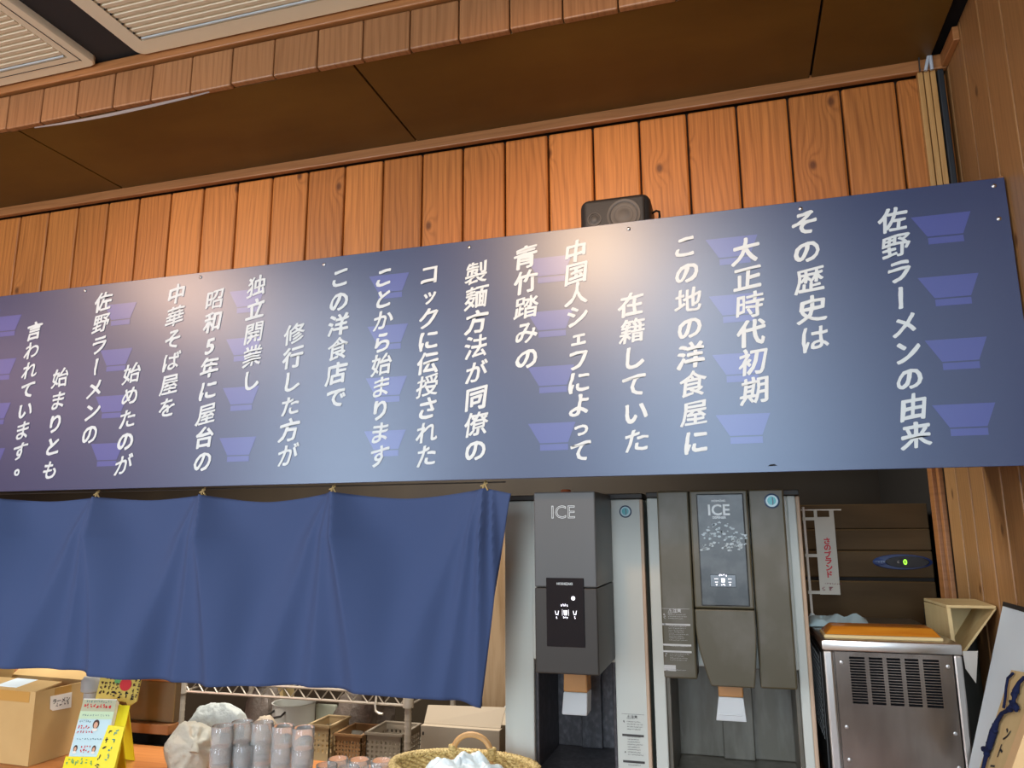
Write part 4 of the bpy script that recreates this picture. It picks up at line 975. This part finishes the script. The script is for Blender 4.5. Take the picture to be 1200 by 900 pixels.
for r_ in range(4): scribble(tb, h_[5]+yo*1.2+hu*.110+hv*(.010+.0135*r_), hu, hv, .028, .012, 2, rg, .24)
tb.build('brown_print', mat('brown_print', (.10, .045, .02), .6), hcard, weld=False)
tb = MB(); rg = random.Random(14); scribble(tb, h_[5]+yo*1.4+hu*.045+hv*.004, hu, hv, .085, .022, 4, rg, .16); tb.build('ink_print', M_ink, hcard, weld=False)
# grey roll between carton and card
q = at(109, 806, 1.80); b = MB(); b.lathe((q.x, 1.80, CT+.001), [(.022, 0), (.022, q.z-CT-.012), (.030, q.z-CT-.008), (.031, q.z-CT+.02), (.024, q.z-CT+.03), (.005, q.z-CT+.031)], 22)
tag(b.build('dispenser_bottle', mat('grey_cap', (.36, .35, .33), .5), None, smooth=True), 'grey capped bottle standing between the tan carton and yellow card', 'bottle')

# tied plastic bags
def tied_bag(name, c, r, seed, knot, label, m_):
    t = thing(name, (c[0], c[1], CT), label, 'bag')
    b = blob(MB(), c, r, seed, .12, 72); kd_ = Vector(knot)-Vector(c)
    for v in b.v:                                    # pleats gather towards the knot
        d = v-Vector(c); ang = d.angle(kd_) if d.length > 1e-6 else 0
        if ang < 1.5:
            e = kd_.normalized(); ax_ = e.orthogonal().normalized(); g = e.cross(ax_); ph = math.atan2(d.dot(g), d.dot(ax_))
            v += d*(.10*math.sin(ph*8+seed+1.2*math.sin(ph*3))*(1-ang/1.5)**.8*min(1, ang*3))
            v += kd_.normalized()*r[0]*.18*max(0, 1-ang/.45)
        v.z = max(v.z, CT+.0015)
    soft(b.build('body', m_, t, smooth=True))
    k = Vector(knot); e = kd_.normalized(); b = MB()
    b.tube([k-e*.014, k, k+e*.010+Vector((0, 0, -.008)), k+e*.018+Vector((-.004, 0, -.02))], [.009, .0055, .008, .012], 10); b.build('knot', m_, t, smooth=True)
    return t
c = at(226, 863, 1.77); kn = at(229, 873, 1.685)
tied_bag('plastic_bag', (c.x, 1.77, CT+.047), (.066, .060, .070), 2.2, (kn.x, kn.y, kn.z), 'milky tied plastic bag lying on counter left of the tumblers', M_film)
c = at(256, 840, 1.875)
b = blob(MB(), (c.x, 1.875, CT+.062), (.098, .042, .082), 4.4, .13, 60)
tag(soft(b.build('plastic_bag', M_film2, None, smooth=True)), 'pale translucent plastic bag piled behind the tied bag', 'bag')
c = at(296, 845, 1.87)
b = blob(MB(), (c.x+.030, 1.875, CT+.050), (.042, .040, .066), 6.7, .13, 50)
tag(soft(b.build('plastic_bag', mat('tan_plastic_bag', (.55, .45, .33), .35, trans=.2, ior=1.2, bump=(60, .5, .01)), None, smooth=True)), 'tan tinted plastic bag beside the pale bag, behind the tumblers', 'bag')

# glass tumblers: stacked and single
GH, GR, GS = .080, .0242, .044
gp = [(GR*.80, 0), (GR*.84, .003), (GR*.97, GH*.55), (GR, GH*.60), (GR, GH-.002), (GR-.0009, GH), (GR-.0018, GH-.002), (GR-.0020, GH*.60), (GR*.97-.0022, GH*.54), (GR*.82-.0022, .008), (0, .0075)]
proto = MB().lathe((0, 0, 0), [(0, 0)]+gp, 32).build('glass_tumbler', M_clear, None, smooth=True)
first = [True]
def tumbler(x, y, z, label, group):
    o = proto if first[0] else proto.copy()
    if not first[0]: COL.objects.link(o)
    first[0] = False
    o.location = (x, y, z); o.rotation_euler = (0, 0, random.uniform(0, 6)); tag(o, label, 'glass', group)
stk = [(261, 849, 3, 'leftmost stack of clear tumblers'), (284, 844, 3, 'rear second stack of clear tumblers'), (286, 871, 2, 'short front stack of clear tumblers'),
       (308, 845, 3, 'middle stack of clear tumblers'), (332, 849, 3, 'fourth stack of clear tumblers'), (356, 851, 3, 'rightmost stack of clear tumblers')]
pos = {1: 'lowest', 2: 'second', 3: 'third', 4: 'fourth'}
for px, py, n, nm in stk:
    q = atz(px, py+1.5, CT+GH+(n-1)*GS); Y = q.y
    for k in range(n):
        lv = 'topmost' if k == n-1 else pos[k+1]
        tumbler(q.x, Y, CT+.0006+k*GS, '%s glass in the %s on the counter' % (lv, nm), 'stacked glass tumblers')
singles = [(396, 889, 1.66, 'left glass of the back row of three single tumblers'), (421, 890, 1.665, 'middle glass of the back row of three single tumblers'), (447, 891, 1.67, 'right glass of the back row of three single tumblers, near the wicker basket'),
           (383, 896, 1.605, 'left glass of the front row of single tumblers, before the stacks'), (409, 899, 1.61, 'middle glass of the front row of single tumblers'), (435, 900, 1.615, 'right glass of the front row of single tumblers')]
for px, py, Y, lb in singles:
    q = atz(px, py, CT+GH); tumbler(q.x, q.y, CT+.0006, lb, 'single glass tumblers')

# wicker basket with a plastic bag in it
WYc = 1.74
ql, qr = at(462, 893, WYc), at(590, 885, WYc)
wc = Vector((-.625, WYc-.02, CT)); wr = (.165, .105)
wk = thing('wicker_basket', tuple(wc), 'straw wicker basket with cane handle beside the slim dispenser', 'basket')
wtop = .982
def ring(rx, ry, z, tw, n=120, amp=.002, f=40, ph=0):
    pts = []
    for k in range(n+1):
        a = 2*PI*k/n; m_ = amp*math.sin(f*a+ph); pts.append((wc.x+(rx+m_)*math.cos(a), wc.y+(ry+m_)*math.sin(a), z+amp*.6*math.cos(f*a+ph)))
    return pts
b = MB(); nz = 13
for i in range(nz):
    s = i/(nz-1); z = CT+.0095+(wtop-CT-.0185)*s; k = .80+.20*s
    b.tube(ring(wr[0]*k, wr[1]*k, z, 0, 160, .0032, 34, PI*(i % 2)), .0046, 6)
b.lathe((0, 0, 0), [(.78, 0), (0.0, .001)], 40)
for v in b.v[-80:]: v.x = wc.x+v.x*wr[0]; v.y = wc.y+v.y*wr[1]; v.z = CT+.003+v.z*.5
b.build('weave', M_wicker, wk, smooth=True, weld=False)
b = MB()
for ph in (0, 2.1, 4.2): b.tube(ring(wr[0]*1.02, wr[1]*1.02, wtop, 0, 240, .0055, 44, ph), .0050, 6)
b.build('braided_rim', M_wicker, wk, smooth=True, weld=False)
h0, h1 = at(530, 876, WYc+.075), at(576, 876, WYc+.075); hz_ = at(553, 861, WYc+.075).z
b = MB(); pts = []
for k in range(15):
    a = PI*k/14; pts.append(((h0.x+h1.x)/2-(h1.x-h0.x)/2*math.cos(a), wc.y+wr[1]*.93, wtop-.02+(hz_-wtop+.02)*math.sin(a)**.7))
b.tube(pts, .0068, 10); b.build('handle', M_cane, wk, smooth=True)
for p in (pts[0], pts[-1]):
    b = MB()
    for k in range(5): b.lathe((p[0], p[1], wtop-.012+k*.0055), [(.0095, 0), (.0105, .0027), (.0095, .0052)], 12)
    b.build('handle_binding', M_wicker, wk, smooth=True)
b = MB(); vs = []; fs = []; n = 60; m_ = 24
for j in range(m_+1):
    rr = j/m_
    for k in range(n):
        a = 2*PI*k/n; x = math.cos(a)*rr*.130; y = math.sin(a)*rr*.078
        ns = mnoise.noise(Vector((x*17, y*17, 4.0)))+.5*mnoise.noise(Vector((x*34, y*34, 1.0)))+.25*abs(mnoise.noise(Vector((x*70, y*70, 2.0))))
        z = .070*(1-rr**2.6)*(1+.32*ns)+.014*ns+.026
        vs.append((wc.x-.004+x, wc.y-.006+y, CT+max(.010, z)))
for j in range(m_):
    for k in range(n): fs.append((j*n+k, j*n+(k+1) % n, (j+1)*n+(k+1) % n, (j+1)*n+k))
o_ = b.add(vs, fs).build('plastic_bag', mat('ice_white_film', (.72, .83, .86), .3, bump=(80, .5, .006)), None, smooth=True)
tag(o_, 'white crumpled plastic bag lying inside the wicker basket', 'bag')
